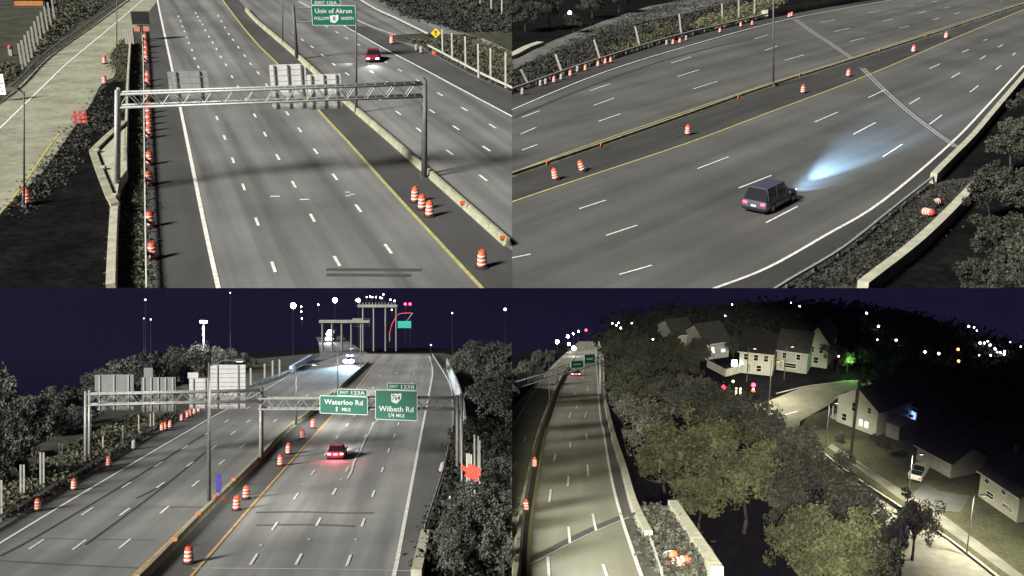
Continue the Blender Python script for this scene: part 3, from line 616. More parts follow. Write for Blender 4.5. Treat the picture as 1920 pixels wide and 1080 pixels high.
dash2(TR, cseg([(125, 452, 270, 410), (385, 168, 503, 148), (497, 236, 612, 212), (612, 310, 725, 284), (752, 97, 838, 83), (865, 158, 935, 142), (985, 212, 1057, 196), (1030, 45, 1095, 38), (1125, 100, 1180, 86), (1235, 148, 1283, 135), (1220, 14, 1270, 8), (1320, 60, 1365, 52), (1395, 104, 1440, 94), (350, 915, 525, 840), (752, 732, 880, 672), (1210, 515, 1290, 478), (1455, 392, 1508, 370), (640, 1007, 808, 918), (1060, 780, 1140, 732), (1375, 583, 1440, 545), (1590, 445, 1630, 418), (1725, 355, 1760, 335), (1210, 933, 1305, 862), (1515, 690, 1578, 642), (1710, 522, 1748, 490), (1835, 415, 1855, 395), (1620, 303, 1645, 293)], 1440, 0), .15, .03, M_white, rd2)
dash2(TR, cseg([(75, 45, 190, 3), (505, 485, 705, 420), (1390, 185, 1625, 95), (705, 685, 940, 608), (1700, 330, 1945, 235), (-60, 865, 140, 825), (805, 978, 1050, 908), (1905, 590, 2140, 468)], 960, 270), .16, .03, M_white, rd2)
dash2(TR, cseg([(862, 95, 1010, 0)], 1440, 270), .16, .03, M_white, rd2)
for pix in ([(1490, 36), (1520, 58), (1560, 84), (1596, 109)], [(1617, 128), (1650, 162), (1700, 207), (1745, 242), (1792, 276)]):
    line(TR, pix, 1.0, .018, M_dsteel, rd2, 'expansion_joint'); line(TR, [(u + 3, v) for u, v in pix], .14, .034, M_rail, rd2, 'joint_edge'); line(TR, [(u - 3, v) for u, v in pix], .14, .034, M_rail, rd2, 'joint_edge')
for pix in ([(960, 222), (1080, 172), (1200, 128), (1320, 93), (1440, 67)], [(1000, 350), (1150, 300), (1300, 244), (1400, 206), (1520, 165), (1600, 128)]):
    line(TR, pix, .5, .02, mat('tar', (.045, .045, .045), .7, .2), rd2, 'seam_shade_strip')
guardrail(TR, [(930, 187), (960, 176), (1100, 126), (1245, 80), (1335, 57), (1440, 32)], 'dark guardrail behind the line of small barrels on the curve')
barrier(TR, [(1432, 30), (1500, 18), (1570, 6), (1660, -12)], 'pale olive concrete wall on the outside of the curve', [(-.5, 0), (-.5, .9), (.8, 1.2), (.8, 0)], M_concrete, 'concrete_barrier', 5)
barrier(TR, [(930, 342), (960, 331), (1142, 269), (1290, 217), (1435, 166), (1615, 109), (1775, 57), (1920, 9)], 'long concrete median barrier curving between the yellow lines', [(a * .8, b * .6) for a, b in JERSEY], M_barrier, n=6)
for u, v in ((1027, 306), (1128, 271), (1385, 182), (1500, 140), (1650, 92), (1735, 67)): REFL.put('small orange marker on the curving median barrier', TR, TR.L(u, v + 4, .36), A2, 'markers on the curving median barrier', .95)
guardrail(TR, [(1440, 566), (1482, 539), (1580, 479), (1672, 405), (1752, 341)], 'thin pale guardrail above the rubble slope', h=.7)
barrier(TR, [(1748, 344), (1785, 306), (1822, 268), (1870, 210), (1930, 138)], 'pale concrete parapet on the inside of the bridge curve', [(-.25, -1), (-.25, .9), (.3, .9), (.3, -1)], M_concrete, 'concrete_parapet', 3)
barrier(TR, [(1615, 556), (1640, 536), (1690, 497), (1735, 458), (1785, 408), (1827, 362)], 'detached pale concrete parapet below the rubble slope', [(-.35, -1), (-.35, 1), (.35, 1), (.35, -1)], M_concrete, 'concrete_parapet', 3)
part('rubble_slope', poly(TR, [(1482, 541), (1580, 481), (1672, 407), (1752, 343), (1835, 330), (1827, 362), (1735, 458), (1640, 536), (1610, 560), (1455, 560)], .01), mat('rubble', (.05, .05, .045), .95, .5, .8, bump=.8, spots=(3, .4)), rd2)
scatter('weeds', TR, [(1490, 545), (1580, 485), (1672, 411), (1752, 347), (1820, 340), (1735, 450), (1640, 530)], 600, .15, .4, M_tuftd, 'grey weeds and rubble on the slope below the guardrail', 'weeds', seed=11)
scatter('roadside_grass', TR, [(960, 172), (1100, 122), (1245, 76), (1335, 53), (1440, 28), (1440, -5), (1300, -5), (1180, 30), (1100, 62), (960, 138)], 1300, .18, .4, M_tuftd, 'dark rough grass between the guardrail and the side road', 'grass', per=16, spread=.7, seed=12)
scatter('shrubs', TR, [(1290, 52), (1330, 28), (1440, 0), (1470, 0), (1440, 28), (1340, 52)], 160, .22, 1.0, M_leaf, 'olive shrubs behind the far posts on the curve', 'shrubs', per=26, spread=.6, seed=13)
scatter('shrubs', TR, [(1150, 90), (1190, 80), (1225, 60), (1215, 48), (1260, 38), (1270, 55), (1200, 88), (1160, 100)], 60, .2, .8, M_leaf, 'olive shrubs between the leaning posts', 'shrubs', per=24, spread=.6, seed=14)
struct('side_road', poly(TR, [(930, 145), (960, 131), (1040, 96), (1130, 60), (1230, 36), (1330, 16), (1420, -8), (1330, -8), (1215, 12), (1130, 40), (1040, 75), (990, 96), (960, 108), (930, 120)], .01), mat('side_asphalt', (.10, .10, .095), .9, .25, .3), TR)
barrier(TR, [(930, 118), (960, 106), (985, 93), (1010, 84)], 'pale olive kerb wall beside the dark side road', [(-.3, 0), (-.3, .5), (.9, .5), (.9, 0)], M_concrete, 'kerb_wall', 3)
for a, b in (((975, 127), (991, 159)), ((1040, 100), (1054, 137)), ((1112, 73), (1125, 111)), ((1189, 49), (1199, 87)), ((1271, 26), (1277, 63)), ((1351, 7), (1354, 41)), ((1382, 1), (1385, 35)), ((1412, -2), (1414, 30))):
    l = TR.L(b[0], b[1]); h = TR.hgt(l, a[1]); lean = math.atan2((b[0] - a[0]) / (F / (TR.M @ l - P).y), h)
    FPOST.put('tall pale post leaning over the grass behind the curve guardrail', TR, l, 0, 'leaning posts along the curve', (1.1, 1, h * 1.02), (0, -lean, 0))
cl = lambda lst: [(960 + a / 4, b / 4) for a, b in lst]
for u, v in cl([(315, 620), (437, 572), (550, 530), (645, 500), (700, 480), (740, 472), (1207, 334), (1258, 324), (1558, 246), (1715, 202), (1800, 190)]) + [(1479, 33), (1484, 31)]: BARREL.put('orange traffic barrel on the shoulder of the curve guardrail', TR, TR.L(u, v), random.uniform(0, 6), 'orange barrels on the curve shoulder', .85)
for u, v in cl([(78, 712), (213, 648), (252, 636), (368, 600), (490, 540), (1158, 340), (1305, 304)]): GBARREL.put('pale grey traffic barrel on the shoulder of the curve guardrail', TR, TR.L(u, v), random.uniform(0, 6), 'pale barrels on the curve shoulder', .8)
for u, v, tl_ in ((1505, 175, 0), (1590, 144, 0), (1712, 98, 0), (1773, 72, 0), (1289, 253, 0), (1093, 321, .35), (1042, 337, .2)): BARREL.put('orange traffic barrel standing in the dark median of the curve', TR, TR.L(u, v), 0, 'barrels in the dark median of the curve', 1.05, (0, -tl_, 0))
for u, v, a in ((1730, 396, .4), (1747, 384, 2.2)): BARREL.put('orange traffic barrel lying on its side on the rubble slope', TR, TR.L(u, v, .3), a, 'fallen barrels on the rubble slope', 1.15, (R(80), 0, 0))
l = TR.L(1711, 466); rs = thing('fallen_sign', 'small red and white sign lying tilted on the rubble slope', 'sign', TR, l, 0, None, (R(-50), .3, 0)); part('plate', MB().box((0, 0, .3), (.6, .04, .5)), M_red, rs); part('mark', MB().box((0, -.03, .3), (.3, .02, .12)), M_sign, rs)
lamp_post(TR, 1450, 162, -40, 'dark lamp post rising from the median barrier of the curve', .13)
l = TR.L(1068, 36); wl = thing('yard_lamp', 'single lit white lamp on a short post in the dark yard', 'lamp', TR, l); part('post', MB().cyl((0, 0, 0), (0, 0, .8), .06), M_dsteel, wl); part('lantern', MB().lathe([(.1, .8), (.26, .9), (.26, 1.25), (.12, 1.4)], 10), M_lamp, wl)
for u, vb, vt in ((1878, 20, -10), (1908, 10, -12)): lamp_post(TR, u, vb, vt, 'dark post at the far end of the curving median', .12, name='steel_post', cat='post', group='far median posts')
# passing car with bluish headlights
lv = TR.L(1443, 385); rzv = heading(TR, (1383, 398), (1520, 330)) - math.pi / 2
M_navy = mat('paint_navy', (.07, .07, .10), .25, .05, 2, spec=.6)
car(TR, lv, rzv, M_navy, 'dark blue sport utility car with lit headlights on the curve', 5.7, 1.1, 1.95, 'suv', M_lamp, M_lampr, 'parked_car' if False else 'suv')
for dx_, e_, sz_, dn_ in ((.0, 2500, 40, 12), (.04, 7000, 30, 5), (.06, 130000, 22, 1.8)): beam(TR, lv, rzv + dx_, 3.0, 1.3, (.4, .68, 1), e_, sz_, dn_)
# dark trees at the right side
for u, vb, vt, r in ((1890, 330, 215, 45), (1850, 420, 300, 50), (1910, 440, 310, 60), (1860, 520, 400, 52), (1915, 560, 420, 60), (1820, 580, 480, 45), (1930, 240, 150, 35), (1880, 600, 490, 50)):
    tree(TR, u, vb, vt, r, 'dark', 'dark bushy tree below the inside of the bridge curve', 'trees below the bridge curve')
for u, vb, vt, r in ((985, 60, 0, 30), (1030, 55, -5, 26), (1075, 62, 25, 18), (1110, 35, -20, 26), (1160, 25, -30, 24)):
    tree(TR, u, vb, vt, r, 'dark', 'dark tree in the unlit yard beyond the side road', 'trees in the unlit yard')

# ================================================================ PLACE 3 (BL): highway with two sign bridges, lamps far behind
A3 = heading(BL, (597, 979), (669, 846)); A3L = heading(BL, (234, 960), (356, 871))
M_as3 = asphalt('asphalt_right', (.20, .20, .195), A3, .32, .5, 36); M_as3l = asphalt('asphalt_left', (.16, .16, .157), A3L, .26, .5, 36); M_as3d = asphalt('asphalt_shoulder_dark', (.10, .10, .099), A3L, .15)
struct('ground', poly(BL, [(-200, 1110), (-200, 985), (-80, 900), (150, 800), (300, 715), (440, 676), (600, 662), (830, 662), (1000, 700), (1000, 1110)], -.08), M_grass, BL)
rd3 = struct('highway', poly(BL, [(-60, 1018), (0, 984), (130, 907), (245, 837), (287, 812), (332, 784), (420, 745), (480, 724), (525, 709), (583, 682), (650, 664), (805, 664), (822, 687), (844, 727), (849, 767), (849, 810), (832, 892), (802, 990), (795, 1015), (782, 1095), (-60, 1095)], 0), M_as3, BL)
part('left_carriageway', poly(BL, [(-60, 1018), (0, 984), (130, 907), (245, 837), (287, 812), (332, 784), (420, 745), (480, 724), (525, 709), (583, 682), (650, 666), (690, 684), (630, 735), (587, 772), (535, 812), (480, 870), (392, 957), (322, 1030), (262, 1095), (-60, 1095)], .01), M_as3l, rd3)
part('shoulder', poly(BL, [(-60, 1018), (0, 984), (130, 907), (245, 837), (287, 812), (332, 784), (420, 745), (480, 724), (500, 730), (419, 772), (350, 811), (160, 923), (0, 1020), (-60, 1058)], .02), M_as3d, rd3)
part('shoulder', poly(BL, [(790, 809), (762, 960), (742, 1065), (735, 1095), (782, 1095), (795, 1015), (802, 990), (832, 892), (849, 810), (849, 767), (844, 727), (822, 687), (810, 672), (811, 695), (807, 725)], .02), M_as3d, rd3)
part('shoulder', poly(BL, [(262, 1095), (322, 1030), (392, 957), (480, 870), (535, 812), (587, 772), (630, 735), (690, 684), (705, 678), (672, 724), (625, 776), (594, 809), (478, 939), (360, 1076), (345, 1095)], .022), M_as3d, rd3)
line(BL, [(346, 1095), (362, 1077), (480, 940), (595, 810), (625, 777), (672, 724), (707, 677)], .25, .04, M_orangeline, rd3)
line(BL, [(240, 1095), (252, 1079), (320, 1014), (388, 948), (470, 870), (530, 810), (585, 768), (640, 722), (690, 680)], .3, .04, M_orangeline, rd3)
line(BL, [(733, 1095), (742, 1065), (762, 960), (790, 812), (807, 725), (811, 695), (805, 668)], .3, .04, M_white, rd3)
line(BL, [(-60, 1056), (0, 1019), (160, 922), (350, 810), (419, 771), (495, 732), (562, 692)], .25, .04, M_white, rd3)
for lst in ([(476, 1049), (515, 987), (555, 931), (587, 886), (611, 851), (632, 820), (651, 797), (665, 779), (690, 742), (700, 727), (712, 705)], [(560, 1049), (597, 979), (627, 922), (651, 880), (669, 846), (685, 818), (699, 794), (709, 775), (727, 738), (735, 722), (744, 700)], [(654, 1051), (681, 980), (700, 926), (717, 881), (729, 845), (740, 817), (747, 795), (754, 775), (768, 736), (772, 718), (776, 700), (780, 688)],
            [(234, 1020), (309, 956), (367, 907), (416, 867), (455, 836), (490, 808), (516, 789), (545, 765), (575, 742)], [(149, 1022), (234, 960), (301, 910), (356, 871), (401, 839), (437, 812), (466, 790), (505, 764), (535, 745)], [(69, 1021), (164, 959), (237, 910), (297, 871), (347, 839), (390, 812), (425, 790), (465, 765)]):
    dashes(BL, lst, 3.0, .2, .04, M_white, rd3)
line(BL, [(652, 897), (660, 882), (663, 868), (676, 845), (684, 826), (692, 812), (700, 796), (709, 787), (712, 775)], .2, .045, M_sign, rd3, 'crack_glint', 2)  # wet glint along the crack, painted white
for pix, mm, wd in (([(0, 1052), (120, 1059), (270, 1066)], M_as3d, .35), ([(360, 1066), (560, 1067), (780, 1071)], M_rail, .18), ([(480, 961), (560, 960), (640, 962), (700, 962)], M_as3d, .5), ([(480, 985), (580, 984), (665, 987)], M_as3d, .5), ([(50, 1009), (140, 1011), (290, 1013)], M_as3d, .18)):  # the two widest dark bars paint shade across the lanes
    line(BL, pix, wd, .03, mm, rd3, 'seam_shade_strip')
for pix in ([(0, 1043), (80, 1000), (250, 898), (350, 835), (390, 811)], [(160, 1022), (300, 918), (385, 848)], [(255, 935), (310, 908)]): line(BL, pix, .22, .032, mat('tar', (.045, .045, .045)), rd3, 'seam_shade_strip')
for u, v in ((579, 1011), (667, 1011), (489, 1022), (639, 899), (569, 908), (674, 830)): dash2(BL, [(u - 2.5, v, u + 2.5, v)], .35, .045, M_sign, rd3, 'road_stud')
guardrail(BL, [(-60, 1016), (0, 982), (130, 905), (245, 835), (287, 810), (332, 782), (400, 750)], 'pale guardrail along the wooded left shoulder')
guardrail(BL, [(476, 724), (500, 715), (525, 707), (547, 697)], 'short grey guardrail beyond the left sign bridge')
barrier(BL, [(545, 698), (565, 686), (584, 675)], 'pale bluish lit barrier wall at the far left shoulder', [(-.3, 0), (-.3, 1.3), (.3, 1.3), (.3, 0)], mat('blue_lit_wall', (.4, .48, .6)), 'barrier_wall', 10)  # blue light on the wall is put into its colour
guardrail(BL, [(790, 1040), (802, 990), (832, 892), (849, 810), (849, 767), (844, 727), (822, 687), (810, 668)], 'thin white guardrail along the right shoulder before the trees', h=.8, m=M_sign)
barrier(BL, [(779, 1095), (783, 1079), (797, 1016)], 'pale concrete parapet end at the right shoulder', [(-.3, -1), (-.3, .95), (.4, .95), (.4, -1)], M_concrete, 'concrete_parapet', 3)
barrier(BL, [(258, 1095), (275, 1079), (322, 1030), (392, 957), (480, 870), (535, 812), (587, 772), (630, 735), (690, 682)], 'concrete median barrier with an orange painted edge')
for u, v in ((328, 1016), (438, 903), (405, 935), (372, 967)): REFL.put('small orange marker on the median barrier with the orange edge', BL, BL.L(u, v, .6), A3L - 1.57, 'markers on the orange edged barrier', .7)
for u, vb in ((71, 958), (139, 919), (204, 875)): BARREL.put('orange and white traffic barrel against the wooded side guardrail', BL, BL.L(u, vb), random.uniform(0, 6), 'barrels against the wooded side guardrail')
GBARREL.put('pale grey barrel against the wooded side guardrail', BL, BL.L(251, 843), 0); GBARREL.put('pale broken barrel leaning on the right white guardrail', BL, BL.L(827, 886), 0, None, 1.0, (0, .2, 0))
for u, vb in ((304, 809), (310, 807), (319, 803), (341, 790), (352, 784), (357, 781), (365, 777), (373, 773)): BARREL.put('orange barrel in the cluster under the sign bridge on the wooded side', BL, BL.L(u, vb), 0, 'barrel cluster under the sign bridge')
for u, vb in ((354, 1057), (444, 957), (462, 936), (526, 874), (541, 852), (567, 823), (587, 803)): BARREL.put('orange traffic barrel in the median shoulder beside the orange line', BL, BL.L(u, vb), random.uniform(0, 6), 'barrels in the median shoulder', 1.15)
lamp_post(BL, 392, 951, 680, 'tallest dark lamp post standing on the median barrier', .17, True, 2.4, 1500, hside=1)
lamp_post(BL, 555, 799, 686, 'dark lamp post on the median before the exit signs', .15, True, 2.2, 1500, hside=1)
lamp_post(BL, 633, 736, 655, 'slim dark lamp post beyond the exit signs', .15, True, 2.2, 1500, hside=1)
lamp_post(BL, 676, 692, 656, 'short far lamp post at the end of the median', .15)
l = BL.L(410, 938); bs = thing('blue_sign', 'narrow blue marker sign on a short post at the median', 'road sign', BL, l, 0)
z0 = BL.hgt(l, 923); z1 = BL.hgt(l, 889); part('post', MB().cyl((0, .05, 0), (0, .05, z0 + .3), .06), M_dsteel, bs); part('panel', MB().box((0, 0, (z0 + z1) / 2), (.5, .05, z1 - z0)), mat('sign_blue', (.04, .035, .2)), bs); part('foot', MB().box((.1, 0, .06), (1.4, .12, .12), .5).box((.1, 0, .05), (1.4, .12, .1), -.6), M_ambr, bs)
# left bridge with sign backs, right bridge with green exit signs
M_st2 = mat('bridge_steel', (.25, .25, .24), .5, .15, 2, metal=.2)
G2 = Gantry(BL, (161, 872), (489, 868), 738, 731, 'grey truss sign bridge over the left carriageway with sign backs', 1.15, 1.3, .2, 20, M_st2, True, False, M_dsteel)
G2.back(168, 242, 705, 773, 'dull overhead sign back with three ribs at the wooded end', M_alumd, 3)
o = G2.back(257, 322, 710, 775, 'dull overhead sign back with five ribs and a small top tab', M_alumd, 5); p_, w_, z0, z1 = G2.rect(264, 281, 692, 710); part('top_tab', MB().box((-1.1, 0, z1 - G2.rect(257, 322, 710, 775)[2] - (z1 - z0) / 2), (w_, .06, z1 - z0)), M_alumd, o)
o = G2.back(348, 387, 712, 770, 'narrow silver ribbed overhead sign back with a tab', M_alumb, 2, True); p_, w_, z0, z1 = G2.rect(348, 368, 701, 712); part('top_tab', MB().box((-.7, 0, z1 - G2.rect(348, 387, 712, 770)[2] - (z1 - z0) / 2), (w_, .06, z1 - z0)), M_alumb, o)
G2.back(388, 455, 686, 770, 'tallest bright silver ribbed overhead sign back', M_alumb, 2, True)
G3 = Gantry(BL, (484, 868), (858, 888), 746, 745, 'grey truss sign bridge carrying two green exit signs', 1.15, 1.2, .2, 22, M_st2, False, True, M_st2)
o, w_, h_ = G3.front(602, 692, 742, 776, 'green exit sign reading Waterloo Rd 1 mile'); b = green_sign(o, w_, h_, 0, h_ / 2)
text('Waterloo Rd', w_ * .8, h_ * .28, M_sign, b, 0, h_ * .66, -.03); text('1', w_ * .03, h_ * .24, M_sign, b, -w_ * .14, h_ * .27, -.03); text('MILE', w_ * .18, h_ * .18, M_sign, b, w_ * .06, h_ * .27, -.03); G3.tab(o, w_, 636, 692, 728, 741, h_, '123A')
o, w_, h_ = G3.front(706, 785, 731, 787, 'green exit sign with white 764 shield reading Wilbeth Rd quarter mile'); b = green_sign(o, w_, h_, 0, h_ / 2)
text('Wilbeth Rd', w_ * .82, h_ * .18, M_sign, b, 0, h_ * .37, -.03); text('1/4', w_ * .13, h_ * .15, M_sign, b, -w_ * .11, h_ * .16, -.03); text('MILE', w_ * .2, h_ * .11, M_sign, b, w_ * .1, h_ * .16, -.03); shield(b, h_ * .36, 0, h_ * .73, 0, '764'); G3.tab(o, w_, 728, 784, 716, 729, h_, '123B')
# red car from behind
lr = BL.L(632, 857); rzr = heading(BL, (624, 868), (650, 815)) - math.pi / 2
car(BL, lr, rzr, mat('car_red', (.3, .02, .035), .3, .05, 2), 'red car seen from behind with bright tail lights', 4.6, .98, 1.45, 'sedan', M_lamp, mat('tail_bright', (.8, .3, .3), emit=(1, .35, .4), es=3))
beam(BL, lr, rzr, 2.5, .7, (1, .97, .95), 2200, 60, 8)
ld = bpy.data.lights.new('tail_glow', 'POINT'); ld.energy = 130; ld.color = (1, .05, .1); ld.shadow_soft_size = .2; lo = bpy.data.objects.new('tail_glow', ld); C.objects.link(lo); lo.matrix_world = BL.M @ Matrix.Translation(lr) @ Matrix.Rotation(rzr, 4, 'Z') @ Matrix.Translation((0, -3.0, .8))
# oncoming emergency vehicle and truck
lp = BL.L(656, 683); rzp = heading(BL, (680, 665), (600, 720)) - math.pi / 2
pc = car(BL, lp, rzp, mat('car_white', (.6, .6, .62), .3, .05, 2), 'oncoming vehicle with blue roof lights and glaring headlights', 5, 1.0, 1.8, 'suv', M_lamp, None)
for x in (-.5, .5): part('beacon', MB().lathe([(.28, 1.85), (.3, 2.1), (.12, 2.3)], 8, (x, .2, 0)), M_lampb, pc)
for x in (-.62, .62): part('headlight_glare', MB().lathe([(.1, .6), (.6, .7), (.6, 1.1), (.1, 1.35)], 10, (x, 2.6, 0)), M_lamp, pc)  # added glowing shapes that stand in for headlight glare
beam(BL, lp, rzp, 3, .9, (.45, .75, 1), 22000, 75, 6)
lt = BL.L(620, 640); tk = thing('truck', 'distant oncoming truck with stacked white lights', 'truck', BL, lt, rzp); part('cargo_box', MB().box((0, -2.5, 2), (2.5, 6, 3)), M_dsteel, tk); part('cab', MB().box((0, 1.6, 1.5), (2.3, 2, 2.2)), M_dsteel, tk)
for x, z in ((-.75, .9), (.75, .9), (-.5, 2.6), (.5, 2.6), (0, 3.4)): part('headlight', MB().lathe([(.1, z - .45), (.5, z - .2), (.5, z + .2), (.1, z + .45)], 8, (x, 2.8, 0)), M_lamp, tk)
beam(BL, lt, rzp, 4, 1.5, (.9, .9, 1), 2500, 80, 8)
# far lamps
def far_lamp(sec, u, vl, vb, m, label, group=None, r=.5, name='street_lamp', cat='lamp', z0=0, vp=None):
    l = sec.L(u, vb, z0); h = sec.hgt(l, vl) - z0; o = thing(name, label, cat, sec, l, 0, group)
    k = F / (sec.M @ l - P).y; r = r / k
    part('pole', MB().cyl((0, 0, sec.hgt(l, vp) if vp else 0), (0, 0, h), .07, .05, 6), M_rub, o); part('lantern', MB().lathe([(r * .3, h - r), (r * .85, h - r * .6), (r, h), (r * .8, h + r * .6), (r * .2, h + r)], 10), m, o, True); return o
M_blaze = mat('lamp_blaze', (.8, .8, .8), .4, 0, 1, emit=(.9, .97, 1), es=26)
for u, v, vb, r in ((550, 573, 668, 5.0), (628, 563, 660, 4.2), (672, 563, 650, 3.4)): far_lamp(BL, u, v, vb, M_blaze, 'glaring white floodlight on a far mast beyond the highway', 'glaring far floodlights', r)
for u, v in ((668, 563), (688, 557), (694, 556), (698, 557), (705, 557), (713, 558), (719, 552), (716, 559), (732, 562), (740, 564), (735, 581), (565, 575), (565, 584), (566, 597), (597, 571)): far_lamp(BL, u, v, 660, M_lamp, 'tiny white lamp in the far cluster above the overpass', 'tiny far lamps', 1.1, vp=v + 14)
for u in (760, 769): far_lamp(BL, u, 570, 640, M_lampr, 'red warning lamp on a far post', 'red warning lamps', 2.6)
for u, v, r in ((947, 580, 2.6), (848, 587, 1.4), (808, 647, 1.2), (273, 562, 1.6), (283, 599, 1.3), (270, 597, .9), (432, 549, 1.0)): far_lamp(BL, u, v, 700 if u < 600 else 690, M_small, 'faint white lamp far off in the dark', 'faint far lamps', r)
l = BL.L(382, 705); hm = thing('high_mast_lamp', 'tall lit floodlight mast rising behind the trees', 'lamp', BL, l); h = BL.hgt(l, 604)
part('mast', MB().cyl((0, 0, 0), (0, 0, h), .22, .12, 8), M_rail, hm, True); rg = part('ring', MB().lathe([(.4, h - .1), (.55, h - .1), (.55, h + .1), (.4, h + .1)], 12), M_rail, hm)
for k in range(6): a = k * 1.047; part('floodlight', MB().lathe([(.1, h - .15), (.2, h - .05), (.2, h + .15), (.1, h + .3)], 8, (math.cos(a) * .6, math.sin(a) * .5, 0)), M_lamp, hm)
part('glowing_winch_box', MB().box((0, -.2, h * .77), (.3, .3, .5)), M_small, hm)  # no lamp: the box is made to glow by its material
ld = bpy.data.lights.new('mast_light', 'SPOT'); ld.energy = 3000; ld.spot_size = R(160); ld.shadow_soft_size = .8; lo = bpy.data.objects.new('mast_light', ld); C.objects.link(lo); lo.matrix_world = BL.M @ Matrix.Translation(l + Vector((0, 0, h - .8)))
# overpass and far sign bridge
def box_px(mb, sec, u0, u1, v0, v1, vb, dp=3):
    a = sec.L((u0 + u1) / 2, vb); k = F / (sec.M @ a - P).y; zt = sec.hgt(a, v0); zb = sec.hgt(a, v1); x0 = (u0 - 960) / k; x1 = (u1 - 960) / k
    mb.box(((x0 + x1) / 2, a.y, (zt + zb) / 2), (abs(x1 - x0), dp, zt - zb)); return mb
M_ovp = mat('overpass_concrete', (.16, .155, .14), .9, .2, .3)
struct('far_road', poly(BL, [(560, 690), (600, 668), (598, 645), (592, 632), (640, 630), (660, 645), (700, 668), (690, 680), (640, 664)], -.06), M_as3d, BL)
struct('far_ground', poly(BL, [(440, 672), (470, 662), (520, 656), (640, 652), (800, 652), (870, 656), (930, 664), (930, 690), (850, 672)], -.2), M_soil, BL)
ov = thing('overpass', 'pale overpass deck lit by small lamps beyond the highway', 'bridge', BL, (0, 0, 0))
part('deck', box_px(MB(), BL, 672, 746, 571, 576, 660), M_ovp, ov); part('deck', box_px(MB(), BL, 600, 694, 600, 605, 660), M_ovp, ov)
for u in range(674, 746, 6): part('railing_post', box_px(MB(), BL, u, u + 1.4, 567, 571, 660, 1), M_ovp, ov)
for u in range(604, 694, 18): part('pier', box_px(MB(), BL, u, u + 2, 605, 658, 660, 2), M_ovp, ov)
for u in (680, 700, 722, 742): part('pier', box_px(MB(), BL, u, u + 2, 576, 658, 660, 2), M_ovp, ov)
part('abutment', box_px(MB(), BL, 662, 694, 597, 612, 659), M_ovp, ov)
ld = bpy.data.lights.new('overpass_lamp', 'POINT'); ld.energy = 450; ld.shadow_soft_size = 1; lo = bpy.data.objects.new('overpass_lamp', ld); C.objects.link(lo); pa = BL.L(700, 660); lo.matrix_world = BL.M @ Matrix.Translation(pa + Vector((0, -16, BL.hgt(pa, 560))))
fg = thing('far_sign_bridge', 'red lit curved sign arm with a small green sign', 'gantry', BL, (0, 0, 0)); M_redlit = mat('red_glow_arm', (.5, .06, .06), emit=(1, .05, .08), es=.06)  # red light on the arm is put into its colour and glow
pa = BL.L(735, 640); k = F / (BL.M @ pa - P).y
pts = [(731, 623), (735, 608), (741, 596), (749, 588), (760, 587), (774, 587)]
ap = [Vector(((u - 960) / k, pa.y, BL.hgt(pa, v))) for u, v in pts]
for a, b_ in zip(ap, ap[1:]): part('arm', MB().cyl(a, b_, .13, .13, 6), M_redlit, fg)
part('leg', MB().cyl((ap[0].x, pa.y, 0), ap[0], .25, .25, 6), M_dsteel, fg); part('sign_face', box_px(MB(), BL, 746, 771, 602, 615, 640, .3), mat('far_green', (.02, .25, .22), emit=(.02, .25, .22), es=.05), fg)  # sign face is made to glow faintly by its material
part('drop_arm', MB().cyl(ap[-1], (ap[-1].x - 2, pa.y, BL.hgt(pa, 603)), .2, .2, 6), M_dsteel, fg)
# roadside posts, fallen red sign, sound wall
FP = 'pale steel post among the trees behind the wooded side guardrail'
for u, vb, vt in ((3, 972, 900), (39, 945, 871), (45, 943, 871), (76, 923, 848), (82, 923, 848), (111, 895, 830), (117, 895, 831), (193, 850, 818), (230, 834, 797), (260, 818, 778), (282, 806, 775), (288, 806, 774)):
    l = BL.L(u, vb); FPOST.put(FP, BL, l, .3, 'posts behind the wooded side guardrail', (.6, .8, BL.hgt(l, vt)))
for u, vb, vt in ((496, 712, 682), (511, 708, 676), (524, 705, 674), (470, 722, 690)):
    l = BL.L(u, vb); FPOST.put('pale post at the far left shoulder beyond the sign bridges', BL, l, .3, 'posts at the far left shoulder', (1.2, 1, BL.hgt(l, vt)))
for u, vb, vt in ((876, 970, 850), (880, 968, 850), (884, 975, 852), (890, 935, 815), (897, 920, 818), (900, 918, 825), (866, 905, 740), (844, 1000, 930)):
    l = BL.L(u, vb); FPOST.put('pale steel post in the brush behind the right guardrail', BL, l, -.3, 'posts in the brush behind the right guardrail', (.55, .8, BL.hgt(l, vt)))
l = BL.L(887, 985); fs = thing('warning_sign', 'bright red orange work sign tilted among the posts', 'road sign', BL, l, -.2); zt = BL.hgt(l, 886); part('stake', MB().cyl((0, .06, 0), (0, .06, zt), .05), M_dsteel, fs); part('panel', MB().box((0, 0, zt), (1.15, .04, 1.15), 0, 0, R(20)), mat('work_red', (.5, .07, .045)), fs); part('panel', MB().box((-.8, .1, zt + .3), (.5, .04, .35), 0, 0, R(30)), mat('work_red', (.5, .07, .045)), fs)
sw = thing('sound_wall', 'pale panelled sound wall between the guardrail and the trees', 'wall', BL, (0, 0, 0)); sp = path(BL, [(838, 700), (846, 720), (858, 752), (868, 790), (872, 830)], 4)
for a, b_ in zip(sp, sp[1:]): part('wall_panel', MB().sweep([(-.12, 0), (-.12, 3.2), (.12, 3.2), (.12, 0)], [a, a + (b_ - a) * .96]), M_gband, sw)
